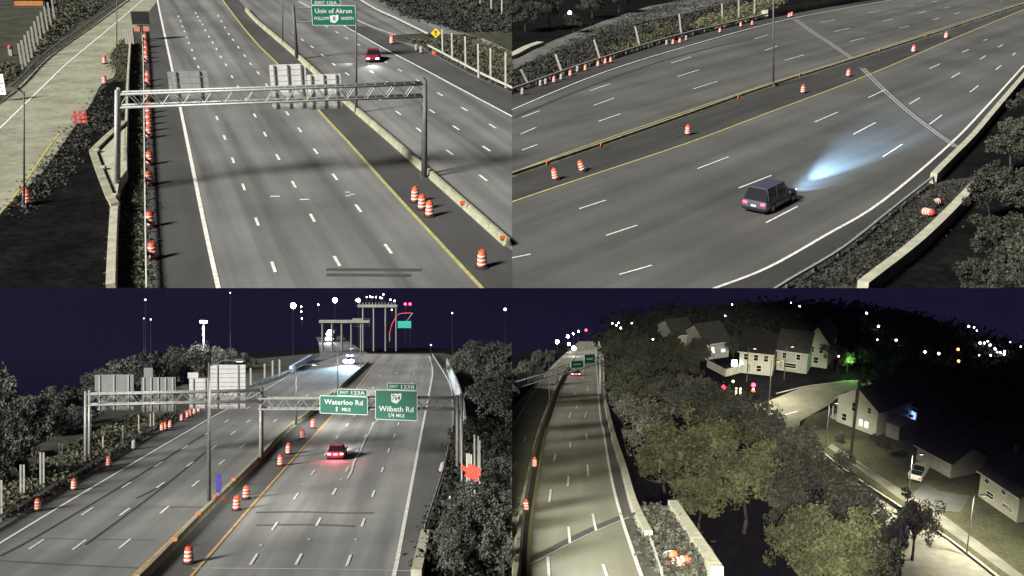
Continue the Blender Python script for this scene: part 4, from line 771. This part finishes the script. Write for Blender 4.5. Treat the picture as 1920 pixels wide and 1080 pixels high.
# trees left and right
TLB = 'grey green tree on the bank behind the wooded side guardrail'
for u, vb, vt, r in ((-10, 890, 684, 52), (35, 930, 760, 45), (60, 850, 735, 48), (95, 880, 745, 42), (120, 810, 722, 46), (150, 855, 760, 36), (185, 800, 700, 46), (225, 810, 740, 34), (240, 770, 664, 42), (285, 770, 655, 40), (330, 760, 648, 38), (300, 790, 720, 28), (375, 745, 640, 36), (415, 735, 645, 32), (445, 730, 660, 28), (20, 985, 850, 40), (-20, 1000, 800, 60), (470, 718, 668, 20)):
    tree(BL, u, vb, vt, r, 'grey', TLB, 'trees on the bank behind the wooded side guardrail', -4.5)
for u, vb, vt, r in ((870, 728, 650, 30), (905, 735, 640, 44), (945, 740, 642, 48), (885, 725, 645, 26), (930, 720, 638, 36), (915, 800, 695, 50), (950, 830, 715, 58), (880, 890, 780, 42), (925, 930, 800, 58), (955, 990, 850, 50), (860, 1060, 930, 42), (905, 1040, 900, 58), (945, 1110, 940, 56), (850, 1110, 1000, 40)):
    tree(BL, u, vb, vt, r, 'grey', 'dense grey green tree beyond the right shoulder guardrail', 'trees beyond the right shoulder', -1)
scatter('brush', BL, [(812, 1000), (845, 900), (860, 820), (960, 800), (960, 1080), (800, 1080)], 900, .22, 1.6, M_tuftd, 'dark brush behind the right guardrail', 'brush', per=18, spread=.6, seed=21)
scatter('brush', BL, [(0, 975), (130, 900), (245, 830), (330, 778), (300, 770), (200, 810), (0, 930)], 1200, .22, 1.3, M_tuft, 'grey brush on the bank behind the wooded side guardrail', 'brush', per=18, spread=.6, seed=22)

# ================================================================ PLACE 4 (BR): highway beside a wooded hillside suburb
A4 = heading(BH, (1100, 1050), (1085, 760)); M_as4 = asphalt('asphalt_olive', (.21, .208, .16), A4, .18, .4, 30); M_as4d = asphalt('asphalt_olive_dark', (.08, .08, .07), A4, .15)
struct('ground', poly(BH, [(900, 1110), (900, 690), (960, 668), (1060, 645), (1118, 636), (1130, 648), (1150, 740), (1175, 850), (1215, 960), (1262, 957), (1345, 1080), (1360, 1110)], -.1), M_soil, BH)
rd4 = struct('highway', poly(BH, [(930, 1100), (930, 800), (960, 765), (1000, 722), (1040, 680), (1075, 650), (1085, 640), (1120, 640), (1130, 667), (1133, 737), (1147, 811), (1168, 887), (1188, 959), (1216, 1019), (1245, 1100)], 0), M_as4, BH)
part('shoulder', poly(BH, [(1118, 640), (1118, 647), (1123, 741), (1133, 810), (1146, 890), (1166, 970), (1203, 1081), (1210, 1100), (1245, 1100), (1216, 1019), (1188, 959), (1168, 887), (1147, 811), (1133, 737), (1130, 667), (1121, 641)], .015), M_as4d, rd4)
part('shoulder', poly(BH, [(965, 1100), (978, 985), (988, 915), (1013, 810), (1046, 725), (1068, 685), (1085, 656), (1064, 690), (1034, 785), (1021, 810), (999, 945), (991, 1022), (988, 1100)], .015), M_as4d, rd4)
line(BH, [(1209, 1100), (1202, 1079), (1165, 970), (1145, 890), (1132, 810), (1122, 740), (1117, 645)], .26, .04, M_white, rd4)
line(BH, [(989, 1100), (990, 1079), (992, 1022), (1000, 945), (1022, 810), (1035, 785), (1065, 690), (1086, 654)], .24, .04, M_yellow, rd4)
line(BH, [(930, 838), (960, 800), (1017, 712), (1050, 675)], .24, .04, M_white, rd4)
line(BH, [(958, 1100), (962, 1060), (972, 985), (983, 915), (1006, 815), (1040, 728), (1064, 685)], .24, .04, M_yellow, rd4)
dash2(BH, cseg([(10, 270, 35, 220), (90, 70, 105, 35), (280, 525, 292, 430), (315, 215, 328, 165), (418, 405, 424, 330), (436, 115, 437, 75), (425, 710, 434, 830), (556, 10, 562, 58), (566, 245, 572, 330), (605, 612, 630, 738), (268, 935, 278, 1080), (682, 990, 712, 1080)], 960, 810), .2, .04, M_white, rd4)
dash2(BH, cseg([(430, 975, 440, 930), (545, 970, 560, 930), (480, 905, 490, 880), (565, 770, 570, 740), (470, 800, 478, 780), (530, 680, 535, 610)], 960, 540), .2, .04, M_white, rd4)
for d_ in (0, 5): line(BH, [(985, 1058 + d_), (1030, 1035 + d_), (1070, 1014 + d_), (1120, 990 + d_), (1180, 965 + d_)], 1.0 if d_ == 0 else .2, .03 + d_ * .001, M_dsteel if d_ == 0 else M_rail, rd4, 'expansion_joint')
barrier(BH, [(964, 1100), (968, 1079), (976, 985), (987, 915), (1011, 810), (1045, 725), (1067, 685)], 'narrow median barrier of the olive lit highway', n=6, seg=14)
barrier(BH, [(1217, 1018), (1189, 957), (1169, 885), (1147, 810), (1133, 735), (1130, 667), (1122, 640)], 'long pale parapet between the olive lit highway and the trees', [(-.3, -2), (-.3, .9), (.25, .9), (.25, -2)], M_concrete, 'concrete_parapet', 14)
guardrail(BH, [(1215, 1015), (1226, 1045), (1240, 1090)], 'thin pale guardrail continuing from the long parapet end', 4)
barrier(BH, [(1261, 957), (1285, 995), (1315, 1042), (1345, 1090)], 'detached bright concrete parapet beside the dark gap under the trees', [(-.4, -2), (-.4, .9), (.4, .9), (.4, -2)], M_concrete, 'concrete_parapet', 8)
scatter('weeds', BH, [(1200, 960), (1250, 955), (1262, 970), (1320, 1075), (1250, 1079), (1222, 1030)], 500, .25, .9, M_tuftd, 'grey weeds between the two parapets', 'weeds', per=16, seed=31)
BARREL.put('orange barrel in the narrow median of the olive lit highway', BH, BH.L(1002, 876), 0, 'barrels in the narrow median', 1.0); BARREL.put('orange barrel in the narrow median of the olive lit highway', BH, BH.L(986, 958), 0, 'barrels in the narrow median', .9)
for u, v, a in ((1249, 1045, .3), (1255, 1060, 1.5)): BARREL.put('orange barrel lying in the weeds between the two parapets', BH, BH.L(u, v, .3), a, 'fallen barrels between the parapets', 1.3, (R(70), 0, 0))
l = BH.L(1146, 703); ob = thing('warning_sign', 'dull orange work sign behind the long parapet', 'road sign', BH, l); z = BH.hgt(l, 688); part('stake', MB().cyl((0, .1, 0), (0, .1, z), .1), M_dsteel, ob); part('panel', MB().box((0, 0, z), (3, .1, 3), 0, 0, .6), mat('dull_orange', (.42, .16, .1)), ob)
G4 = Gantry(BH, (964, 756), (1131, 738), 716, 668, 'slanting truss sign bridge over the olive lit highway', 1.3, 1.5, .3, 16, M_steel, False, False)
G4.back(1011, 1032, 688, 714, 'pale greenish overhead sign back nearest the median on the slanting bridge', mat('sign_back_green', (.38, .46, .38)), 2); G4.back(1002, 1010, 698, 718, 'narrow grey overhead sign back on the slanting bridge', M_alum, 2)
G4.back(982, 998, 700, 722, 'dull grey overhead sign back with ribs on the slanting bridge', M_alumd, 3); G4.back(963, 978, 712, 734, 'dull grey overhead sign back at the outer end of the slanting bridge', M_alumd, 3)
for u0, u1, v0, v1, lab in ((1068, 1091, 676, 690, 'small wide green sign seen on the slanting sign bridge'), (1093, 1113, 664, 682, 'taller green sign with a pale shield on the slanting bridge')):
    o, w_, h_ = G4.front(u0, u1, v0, v1, lab); b = green_sign(o, w_, h_, 0, h_ / 2); part('white_legend', MB().box((0, -.03, h_ * .5), (w_ * .6, .02, h_ * .12)), M_sign, b)
lamp_post(BH, 1045, 720, 690, 'thick dark bridge post in the narrow median', .3, name='steel_post', cat='post'); lamp_post(BH, 1030, 752, 698, 'thin dark lamp post in the narrow median', .13)
lr2 = BH.L(1080, 705); car(BH, lr2, A4 - math.pi / 2, mat('car_pink', (.4, .06, .12), .3), 'small red car on the olive lit highway under the signs', 5, 1.5, 1.7, 'sedan', None, mat('tail_bright', (.8, .3, .3)))
lh = BH.L(1110, 1150); beam(BH, lh, A4 - math.pi / 2 + .05, 0, .9, (.5, .75, 1), 6000, 30, 5)
for u, v, r in ((1045, 641, 3.2), (1065, 631, 2.6), (1075, 626, 1.6), (1085, 621, 1.4), (1067, 645, 2.6), (1076, 653, 4.0), (1004, 668, 1.8)): far_lamp(BH, u, v, max(660, v + 15), M_blaze, 'glaring white lamp at the far end of the olive lit highway', 'glaring lamps at the highway end', r)
far_lamp(BH, 1099, 619, 655, M_lampr, 'red lamp at the far end of the olive lit highway', None, 2.4)
for u, vb, vt, r in ((965, 745, 690, 22), (985, 725, 672, 18), (1008, 705, 655, 16), (1030, 690, 655, 12), (950, 770, 705, 24)): tree(BH, u, vb, vt, r, 'grey', 'grey tree beyond the outer side of the olive lit highway', 'trees beyond the olive lit highway')

# hillside
M_hill = mat('hill_woodland', (.016, .016, .014), .95, .4, .05, spots=(.4, .4))
struct('hill', poly(BN, [(1140, 790), (1136, 735), (1134, 667), (1126, 640), (1116, 628), (1135, 618), (1160, 604), (1230, 590), (1290, 580), (1440, 575), (1600, 580), (1700, 592), (1760, 610), (1810, 626), (1860, 642), (1960, 672), (1960, 1110), (1080, 1110), (1080, 860), (1130, 820)], -.15), M_soil, BN)
def far_wood(pg, n, size, hmax, m, label, seed): return scatter('distant_wood', BN, pg, n, size, hmax, m, label, 'woodland', per=60, spread=2.2, seed=seed)
far_wood([(1140, 640), (1165, 610), (1230, 596), (1290, 586), (1440, 580), (1600, 585), (1700, 598), (1760, 616), (1860, 648), (1920, 668), (1920, 705), (1700, 690), (1500, 650), (1300, 635), (1150, 655)], 900, .6, 3.4, mat('far_leaf', (.016, .0165, .014), rnd=.2, var=.5), 'dark far woodland covering the hillside', 41)
far_wood([(1660, 700), (1920, 700), (1920, 830), (1800, 840), (1740, 800), (1660, 760)], 220, .6, 5, mat('far_leaf', (.02, .02, .017)), 'dark scrub among the unlit gardens on the right', 42)
M_str = mat('suburb_asphalt', (.17, .165, .13), .9, .25, .12, spots=(.9, .15)); M_strd = mat('suburb_dim', (.08, .08, .075), .9, .2, .2)
M_lawn = mat('lawn', (.045, .047, .022), .95, .35, .25, spots=(2, .3))
st = struct('street', poly(BN, [(1395, 790), (1382, 770), (1440, 752), (1500, 728), (1580, 713), (1660, 711), (1660, 720), (1585, 735), (1553, 760), (1520, 778), (1500, 790), (1498, 805), (1515, 825), (1555, 862), (1600, 900), (1680, 955), (1775, 1012), (1880, 1095), (1690, 1095), (1690, 1010), (1600, 940), (1530, 870), (1490, 820), (1440, 800)], 0), M_str, BN)
line(BN, [(1455, 738), (1520, 723), (1600, 714)], .3, .03, M_concrete, st, 'kerb_line'); line(BN, [(1460, 782), (1478, 776), (1496, 771)], .3, .03, M_white, st, 'stop_line')
kb_ = thing('kerb', 'pale stone kerb along the curving street and lawn', 'kerb', BN, (0, 0, 0))
kp_ = path(BN, [(1498, 803), (1512, 822), (1545, 850), (1590, 885), (1680, 945), (1775, 1008), (1885, 1092)], 5)
for a, b_ in zip(kp_, kp_[1:]): part('kerb_stone', MB().sweep([(-.15, 0), (-.15, .14), (.15, .14), (.15, 0)], [a, a + (b_ - a) * .97]), M_concrete, kb_)
struct('lawn', poly(BN, [(1502, 800), (1515, 780), (1560, 765), (1700, 760), (1960, 800), (1960, 1095), (1890, 1095), (1780, 1008), (1685, 944), (1595, 884), (1550, 850), (1516, 822)], .006), M_lawn, BN)
struct('sidewalk', poly(BN, [(1560, 832), (1640, 885), (1700, 925), (1775, 970), (1920, 1080), (1935, 1095), (1915, 1095), (1770, 990), (1690, 937), (1632, 895), (1552, 838)], .04), mat('sidewalk_concrete', (.13, .125, .1), .9, .25, .4), BN)
struct('driveway', poly(BN, [(1700, 935), (1735, 905), (1760, 920), (1820, 930), (1800, 960), (1745, 955)], .03), M_strd, BN)
# houses
M_side = mat('siding_white', (.44, .44, .38), .8, .1, .8, stretch=None, spots=(4, .08)); M_sideo = mat('siding_olive', (.30, .30, .23), .8, .12, .8); M_sideg = mat('siding_grey', (.3, .3, .28), .8, .12, .8)
M_roof = mat('roof_shingle', (.022, .022, .022), .9, .3, 1.5, bump=.3); M_roof2 = mat('roof_shingle_grey', (.05, .05, .048), .9, .3, 1.5, bump=.3); M_trim = mat('house_trim', (.55, .55, .5), .7, .08, 2)
M_litw = mat('lit_window', (.8, .8, .75), emit=(1, .98, .9), es=.4); M_bluew = mat('blue_window', (.3, .4, .8), emit=(.25, .4, 1), es=.5)
def house(A, B, depth, he, ha, label, wallm, roofm, wins=(), door=None, chimney=None, gable=True, group=None, name='house', lit=()):
    """A and B: pixels of the two front wall feet; gable wall in front when gable, else eaves in front"""
    a = BN.L(*A); b = BN.L(*B); w = (b - a).length; rz = math.atan2(b.y - a.y, b.x - a.x); o = thing(name, label, 'house', BN, a, rz, group)
    if gable:
        part('wall', MB().prism([(0, -.3), (w, -.3), (w, he), (w / 2, ha), (0, he)], 0, depth), wallm, o)
        rf = [[(-.4, he - .35), (w / 2, ha + .06), (w / 2, ha + .26), (-.4, he - .13)], [(w + .4, he - .35), (w / 2, ha + .06), (w / 2, ha + .26), (w + .4, he - .13)]]
        for q in rf: r_ = part('roof_slope', MB().prism(q, -.4, depth + .4), roofm, o)
        for q in rf: part('barge_board', MB().prism([(x, z + .012) for x, z in q], -.5, -.405), M_trim, o)
    else:
        part('wall', MB().add([(0, 0, -.3), (w, 0, -.3), (w, depth, -.3), (0, depth, -.3), (0, 0, he), (w, 0, he), (w, depth, he), (0, depth, he), (0, depth / 2, ha), (w, depth / 2, ha)], [(0, 1, 5, 4), (2, 3, 7, 6), (1, 2, 6, 9, 5), (3, 0, 4, 8, 7), (4, 5, 9, 8), (6, 7, 8, 9)]), wallm, o)
        sl = (ha - he) / (depth / 2)
        for s_ in (0, 1):
            y0, y1 = (-.45, depth / 2) if s_ == 0 else (depth + .45, depth / 2)
            z0, z1 = he - .45 * sl, ha
            part('roof_slope', MB().add([(-.4, y0, z0 + .05), (w + .4, y0, z0 + .05), (w + .4, y1, z1 + .06), (-.4, y1, z1 + .06), (-.4, y0, z0 + .24), (w + .4, y0, z0 + .24), (w + .4, y1, z1 + .26), (-.4, y1, z1 + .26)], [(0, 1, 2, 3), (4, 5, 6, 7), (0, 1, 5, 4), (2, 3, 7, 6), (0, 3, 7, 4), (1, 2, 6, 5)]), roofm, o)
        part('gutter', MB().box((w / 2, -.5, he - .4 * sl), (w + .8, .12, .14)), M_trim, o)
    for i, (x, z, ww, hh) in enumerate(wins):
        f_ = part('window', MB().box((x * w, -.03, z), (ww + .24, .1, hh + .24)), M_trim, o); part('pane', MB().box((x * w, -.09, z), (ww, .03, hh)), M_litw if i in lit else M_glass, f_); part('glazing_bar', MB().box((x * w, -.11, z), (ww, .03, .07)), M_trim, f_)
    if door:
        d_ = part('door', MB().box((door[0] * w, -.04, door[2] / 2), (door[1], .1, door[2])), M_trim, o); part('door_panel', MB().box((door[0] * w, -.1, door[2] / 2), (door[1] * .7, .03, door[2] * .8)), M_sideg, d_)
    if chimney: part('chimney', MB().box((chimney[0] * w, chimney[1] * depth, ha + .3), (.8, .8, 2.0)), M_roof2, o)
    return o
h1 = house((1568, 790), (1642, 818), 11, 4.7, 7.4, 'white gabled house with two lit windows beside the utility pole', M_side, M_roof, [(.42, 3.9, .8, 1.5), (.80, 4.2, .7, .9), (.62, 1.5, .7, 1.1), (.76, 1.5, .7, 1.1), (.2, 1.4, .9, 1.2)], None, None, True, lit=(2, 3))
part('porch_roof', MB().box((-.7, 3, 2.5), (1.9, 5, .18)), M_roof2, h1); part('porch_post', MB().box((-1.5, .8, 1.2), (.14, .14, 2.5)), M_trim, h1); part('porch_post', MB().box((-1.5, 5.2, 1.2), (.14, .14, 2.5)), M_trim, h1); part('porch_floor', MB().box((-.8, 3, .2), (1.8, 5, .5)), M_sideg, h1)
ad = part('side_annex', MB().box((10.5, 4, 1.2), (2.6, 5, 2.6)), M_sideg, h1)
g1 = house((1718, 862), (1782, 897), 7, 2.7, 4.6, 'pale garage with white doors behind the pickup truck', M_sideo, M_roof, [], None, None, False, name='garage')
for x in (.18, .5, .8): part('garage_door', MB().box(((BN.L(1782, 897) - BN.L(1718, 862)).length * x, -.05, 1.1), (2.6, .1, 2.1)), M_side, g1)
house((1834, 930), (1906, 980), 10, 4.2, 7.0, 'olive sided house with small upper windows and a chimney', M_sideo, M_roof2, [(.18, 3.4, .9, .9), (.62, 3.4, .9, .9), (.3, 1.4, 1.5, .8), (.75, 1.3, 2.2, .5)], None, (.12, .5), False)
house((1385, 697), (1447, 704), 10, 4.6, 7.2, 'pale house with a bright blue white lamp at its corner', M_side, M_roof, [(.2, 3.4, .8, 1.2), (.5, 3.4, .8, 1.2), (.8, 3.4, .8, 1.2), (.6, 1.2, .9, 1.2)], (.3, 1.1, 2.2), None, False)
house((1455, 692), (1512, 700), 9, 4.4, 7.2, 'grey house with a dark porch behind the street', M_sideg, M_roof2, [(.25, 3.2, .8, 1.1), (.7, 3.2, .8, 1.1), (.45, 1.2, 2.4, .9)], (.15, 1, 2.1), None, False)
house((1508, 684), (1550, 690), 10, 5, 8.2, 'tall pale gabled house beside the grey porch house', M_side, M_roof, [(.3, 3.6, .7, 1.1), (.7, 3.6, .7, 1.1), (.5, 1.4, .9, 1.2)])
house((1322, 674), (1366, 668), 9, 3.6, 6.4, 'dim grey house with two small lit windows among trees', M_sideg, M_roof2, [(.3, 2, .6, .9), (.75, 1.5, .9, .6)], None, None, False, lit=(0, 1))
house((1262, 656), (1300, 652), 8, 3.4, 5.6, 'small dim house on the wooded slope', M_sideg, M_roof2, [(.3, 2, .7, .9), (.7, 2, .7, .9)], None, None, False)
h8 = house((1668, 772), (1720, 800), 9, 3.6, 6.0, 'dark unlit house with a blue glowing window', M_roof2, M_roof, [(.85, 1.6, 1.3, 1.6)], None, None, False); 
part('blue_screen', MB().box((((BN.L(1720, 800) - BN.L(1668, 772)).length) * .85, -.14, 1.6), (1.3, .03, 1.6)), M_bluew, h8)
house((1700, 735), (1745, 745), 8, 3.2, 5.4, 'dim grey roofed house behind the dark unlit house', M_roof2, M_strd, [(.5, 1.6, .8, .9)], None, None, False)
fw = thing('garden_wall', 'low white garden wall folding around the dark yard', 'wall', BN, (0, 0, 0))
wp = [BN.L(u, v) for u, v in ((1326, 688), (1360, 706), (1394, 697))]
for a, b_ in zip(wp, wp[1:]):
    for t in range(5): part('wall_panel', MB().sweep([(-.1, 0), (-.1, 1.5), (.1, 1.5), (.1, 0)], [a + (b_ - a) * (t / 5), a + (b_ - a) * ((t + .97) / 5)]), M_side, fw)
# pickup, cars
lk = BN.L(1722, 893); car(BN, lk, heading(BN, (1712, 900), (1736, 866)) - math.pi / 2, mat('paint_white', (.6, .6, .56), .35, .05, 2), 'white pickup truck with open bed parked before the garage', 5.6, 1.05, 1.9, 'pickup', name='pickup_truck', cat='pickup')
car(BN, BN.L(1745, 697), .9, mat('car_white', (.6, .6, .62)), 'small red and white car parked in the dark gardens', 4.2, .9, 1.45, 'sedan')
# utility pole with wires
l = BN.L(1594, 862); up = thing('utility_pole', 'tall dark wooden utility pole beside the white gabled house', 'utility pole', BN, l); h = BN.hgt(l, 672)
part('pole', MB().cyl((0, 0, 0), (.5, 0, h), .24, .15, 10), M_bark, up, True); part('crossarm', MB().box((.5, 0, h - .7), (2.4, .14, .16)), M_bark, up); part('transformer', MB().lathe([(.28, h - 2.6), (.3, h - 2.5), (.3, h - 1.5), (.2, h - 1.4)], 10, (.75, -.25, 0)), M_dsteel, up)
for x in (-.5, .2, .9, 1.5): part('insulator', MB().cyl((x, 0, h - .62), (x, 0, h - .35), .07, .05, 6), M_gband, up)
# street lamps that light the suburb
def suburb_lamp(u, vb, hh, e, label, col=(1, .95, .75), size=150, lit=True):
    l = BN.L(u, vb); o = thing('street_lamp', label, 'lamp', BN, l); part('pole', MB().cyl((0, 0, 0), (0, 0, hh), .11, .08, 8), M_dsteel, o); part('arm', MB().cyl((0, 0, hh), (.9, -.6, hh + .2), .06, .05, 6), M_dsteel, o)
    q = part('luminaire', MB().box((1.0, -.65, hh + .2), (.7, .35, .14)), M_dsteel, o); part('lens', MB().box((1.0, -.65, hh + .11), (.5, .25, .05)), M_lampw, q)
    ld = bpy.data.lights.new('street_light', 'SPOT'); ld.energy = e; ld.spot_size = R(size); ld.spot_blend = .8; ld.color = col; ld.shadow_soft_size = .3; lo = bpy.data.objects.new('street_light', ld); C.objects.link(lo); lo.matrix_world = BN.M @ Matrix.Translation(l + Vector((1.0, -.65, hh)))
suburb_lamp(1442, 752, 8, 2600, 'street lamp over the pale crossing')
suburb_lamp(1548, 838, 8, 1800, 'street lamp over the bend of the curving street')
suburb_lamp(1700, 955, 9, 6000, 'street lamp beside the sidewalk near the driveway')
suburb_lamp(1812, 1040, 9, 4500, 'street lamp on the lawn verge of the curving street')
suburb_lamp(1470, 712, 7, 700, 'street lamp in front of the grey porch house')
suburb_lamp(1400, 716, 7, 700, 'street lamp in front of the pale house')
# warning lights at the crossing
for u, v, m_, lab in ((1356, 738, M_lampr, 'red warning lamp on a cone by the crossing'), (1412, 734, M_lampr, 'red and white warning lamp post by the crossing')):
    l = BN.L(u, v); o = thing('warning_light', lab, 'lamp', BN, l); part('cone', MB().lathe([(.45, 0), (.45, .08), (.28, .1), (.1, .9)], 10), M_ambr, o); part('lantern', MB().lathe([(.1, .9), (.4, 1.1), (.4, 1.5), (.1, 1.7)], 8), m_, o)
    if u > 1400: part('white_sleeve', MB().lathe([(.22, .4), (.18, .6)], 10), M_lampw, o)
l = BN.L(1384, 740); o = thing('barricade', 'pair of glowing yellow boards under a pale lamp by the crossing', 'barricade', BN, l)
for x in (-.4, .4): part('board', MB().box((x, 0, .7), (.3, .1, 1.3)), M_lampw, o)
part('stand', MB().box((0, .1, .3), (1.3, .08, .1)), M_dsteel, o); far_lamp(BN, 1374, 715, 726, M_lampw, 'pale lamp on a short post by the barricade', None, 2.2)
l = BN.L(1376, 694); o = thing('wall_lamp', 'bright blue white yard lamp beside the garden wall', 'lamp', BN, l); z = BN.hgt(l, 681); part('post', MB().cyl((0, 0, 0), (0, 0, z), .07), M_dsteel, o); part('panel', MB().box((0, -.05, z), (1.0, .1, 1.3)), M_lamp, o)
ld = bpy.data.lights.new('yard_light', 'POINT'); ld.energy = 200; ld.color = (.8, .93, 1); lo = bpy.data.objects.new('yard_light', ld); C.objects.link(lo); lo.matrix_world = BN.M @ Matrix.Translation(l + Vector((.6, -1.0, z)))
# far lights over the hillside
for u, v, r in ((1147, 606, 1.6), (1155, 610, 1.4), (1159, 605, 1.3), (1163, 615, 1.9), (1184, 606, 1.5), (1269, 601, 1.8), (1223, 636, 1.6), (1481, 568, 1.2), (1497, 574, 1.4), (1622, 587, 2.0), (1644, 612, 2.4), (1642, 637, 1.4), (1677, 638, 2.2), (1731, 660, 2.4), (1757, 663, 2.2), (1337, 660, 1.2), (1371, 571, 1.2), (1358, 592, 1.3), (1570, 668, 1.4), (1832, 666, 1.3)):
    far_lamp(BN, u, v, v + 32, M_lamp, 'tiny white lamp among the dark woods of the hillside', 'tiny lamps on the hillside', r * .8)
for u, v, r in ((1813, 612, 2.0), (1823, 614, 1.4), (1828, 620, 1.2), (1834, 643, 2.4), (1842, 643, 1.8), (1853, 647, 2.2), (1848, 640, 1.4), (1862, 654, 2.0), (1866, 660, 1.5), (1872, 661, 1.8), (1880, 659, 2.0), (1879, 664, 2.0), (1854, 666, 1.8), (1890, 641, 1.2), (1910, 650, 1.2)):
    far_lamp(BN, u, v, v + 30, M_lamp, 'white lamp in the bright town cluster on the ridge', 'bright town cluster', r * .8)
for u, v in ((1793, 655), (1794, 677)): far_lamp(BN, u, v, v + 30, mat('lamp_amber', (.8, .4, .1), emit=(1, .4, .08), es=4), 'amber lamp below the town cluster', 'amber lamps', 2.2)
far_lamp(BN, 1840, 687, 700, M_lampr, 'small red lamp in the dark gardens', None, 2.0)
# trees
TG = 'broad leafy tree in the wood between highway and street'
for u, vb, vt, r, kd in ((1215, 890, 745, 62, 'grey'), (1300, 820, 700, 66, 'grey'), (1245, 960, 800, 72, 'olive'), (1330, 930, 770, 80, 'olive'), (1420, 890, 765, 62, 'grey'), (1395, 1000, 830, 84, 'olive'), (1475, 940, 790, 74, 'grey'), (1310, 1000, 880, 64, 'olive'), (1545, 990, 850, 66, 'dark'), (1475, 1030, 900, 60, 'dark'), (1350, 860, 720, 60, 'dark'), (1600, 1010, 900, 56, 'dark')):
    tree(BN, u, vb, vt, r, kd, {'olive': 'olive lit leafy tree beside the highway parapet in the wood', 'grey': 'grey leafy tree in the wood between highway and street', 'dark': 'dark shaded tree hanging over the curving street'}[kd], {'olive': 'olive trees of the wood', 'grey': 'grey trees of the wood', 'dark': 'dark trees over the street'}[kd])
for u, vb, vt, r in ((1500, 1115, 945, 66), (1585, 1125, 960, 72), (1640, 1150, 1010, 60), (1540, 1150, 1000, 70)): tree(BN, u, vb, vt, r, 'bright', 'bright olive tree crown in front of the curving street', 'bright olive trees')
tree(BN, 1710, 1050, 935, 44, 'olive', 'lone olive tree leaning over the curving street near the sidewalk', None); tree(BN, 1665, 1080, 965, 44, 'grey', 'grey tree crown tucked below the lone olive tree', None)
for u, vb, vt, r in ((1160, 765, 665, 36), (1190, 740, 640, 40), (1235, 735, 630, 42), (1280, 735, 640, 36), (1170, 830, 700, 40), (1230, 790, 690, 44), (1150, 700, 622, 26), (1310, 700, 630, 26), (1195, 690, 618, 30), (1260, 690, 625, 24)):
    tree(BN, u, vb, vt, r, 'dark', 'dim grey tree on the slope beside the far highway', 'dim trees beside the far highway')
for u, vb, vt, r in ((1375, 672, 630, 24), (1430, 668, 622, 26), (1560, 690, 640, 26), (1620, 690, 645, 26), (1650, 735, 690, 24), (1690, 715, 670, 26), (1480, 660, 620, 24), (1800, 760, 700, 34), (1860, 800, 730, 40), (1920, 860, 770, 44), (1790, 850, 800, 26), (1770, 800, 740, 30)):
    tree(BN, u, vb, vt, r, 'dark', 'dark garden tree between the hillside houses', 'garden trees between houses')
tree(BN, 1587, 700, 658, 15, 'bright', 'small tree glowing green around a lamp on the utility pole', None)
l = BN.L(1587, 700); ld = bpy.data.lights.new('leaf_light', 'POINT'); ld.energy = 300; ld.color = (.35, 1, .25); ld.shadow_soft_size = .2; lo = bpy.data.objects.new('leaf_light', ld); C.objects.link(lo); lo.matrix_world = BN.M @ Matrix.Translation(l + Vector((.2, -2.2, BN.hgt(l, 672))))
for u, vb, vt, r in ((1545, 805, 780, 12), (1640, 835, 818, 12), (1575, 830, 812, 10), (1660, 850, 832, 12), (1690, 865, 845, 12)): tree(BN, u, vb, vt, r, 'dark', 'low round garden bush on the lawn by the white gabled house', 'garden bushes')

# ---------------------------------------------------------------- each place ends where the next one begins
bpy.context.view_layer.update()
def every(o):
    yield o
    for c in o.children: yield from every(c)
for root, sec in ROOTS:
    sx, sz = sec.quad; dead = []; kept = 0
    for o in list(every(root)):
        if o.type != 'MESH': continue
        bb = [o.matrix_world @ Vector(c) for c in o.bound_box]
        xs = [b.x * sx for b in bb]; zs = [(b.z - P.z) * sz for b in bb]
        if max(xs) <= 0 or max(zs) <= 0: dead.append(o); continue
        if min(xs) >= 0 and min(zs) >= 0: kept += 1; continue
        bm = bmesh.new(); bm.from_mesh(o.data); mi = o.matrix_world.inverted(); m3 = o.matrix_world.to_3x3().transposed()
        for ax, s_ in ((Vector((1, 0, 0)), sx), (Vector((0, 0, 1)), sz)):
            no = (m3 @ (ax * s_)).normalized(); pc_ = mi @ Vector((0, 200, P.z))
            bmesh.ops.bisect_plane(bm, geom=bm.verts[:] + bm.edges[:] + bm.faces[:], plane_co=pc_, plane_no=no, clear_inner=True)
        if len(bm.faces):
            me = o.data.copy(); bm.to_mesh(me); o.data = me; kept += 1
        else: dead.append(o)
        bm.free()
    if kept == 0:
        for o in list(every(root))[::-1]: bpy.data.objects.remove(o)
    else:
        for o in dead:
            if not o.children or all(c in dead for c in o.children): pass
        for o in sorted(dead, key=lambda q: -len(list(every(o)))):
            for c in list(o.children):
                if c not in dead: c.parent = o.parent
        for o in dead: bpy.data.objects.remove(o)

# ---------------------------------------------------------------- night haze
hm_ = bpy.data.materials.new('haze_air'); hm_.use_nodes = True; ht = hm_.node_tree; ht.nodes.clear()
hv = ht.nodes.new('ShaderNodeVolumePrincipled'); hv.inputs['Color'].default_value = (.55, .45, 1, 1); hv.inputs['Density'].default_value = .00003; hv.inputs['Anisotropy'].default_value = .3
hout = ht.nodes.new('ShaderNodeOutputMaterial'); ht.links.new(hv.outputs[0], hout.inputs['Volume'])
hb = part('haze', MB().box((0, 600, 45), (1500, 1300, 210)), hm_, None); tag(hb, 'thin purple night haze over the whole place', 'haze', None, 'stuff')
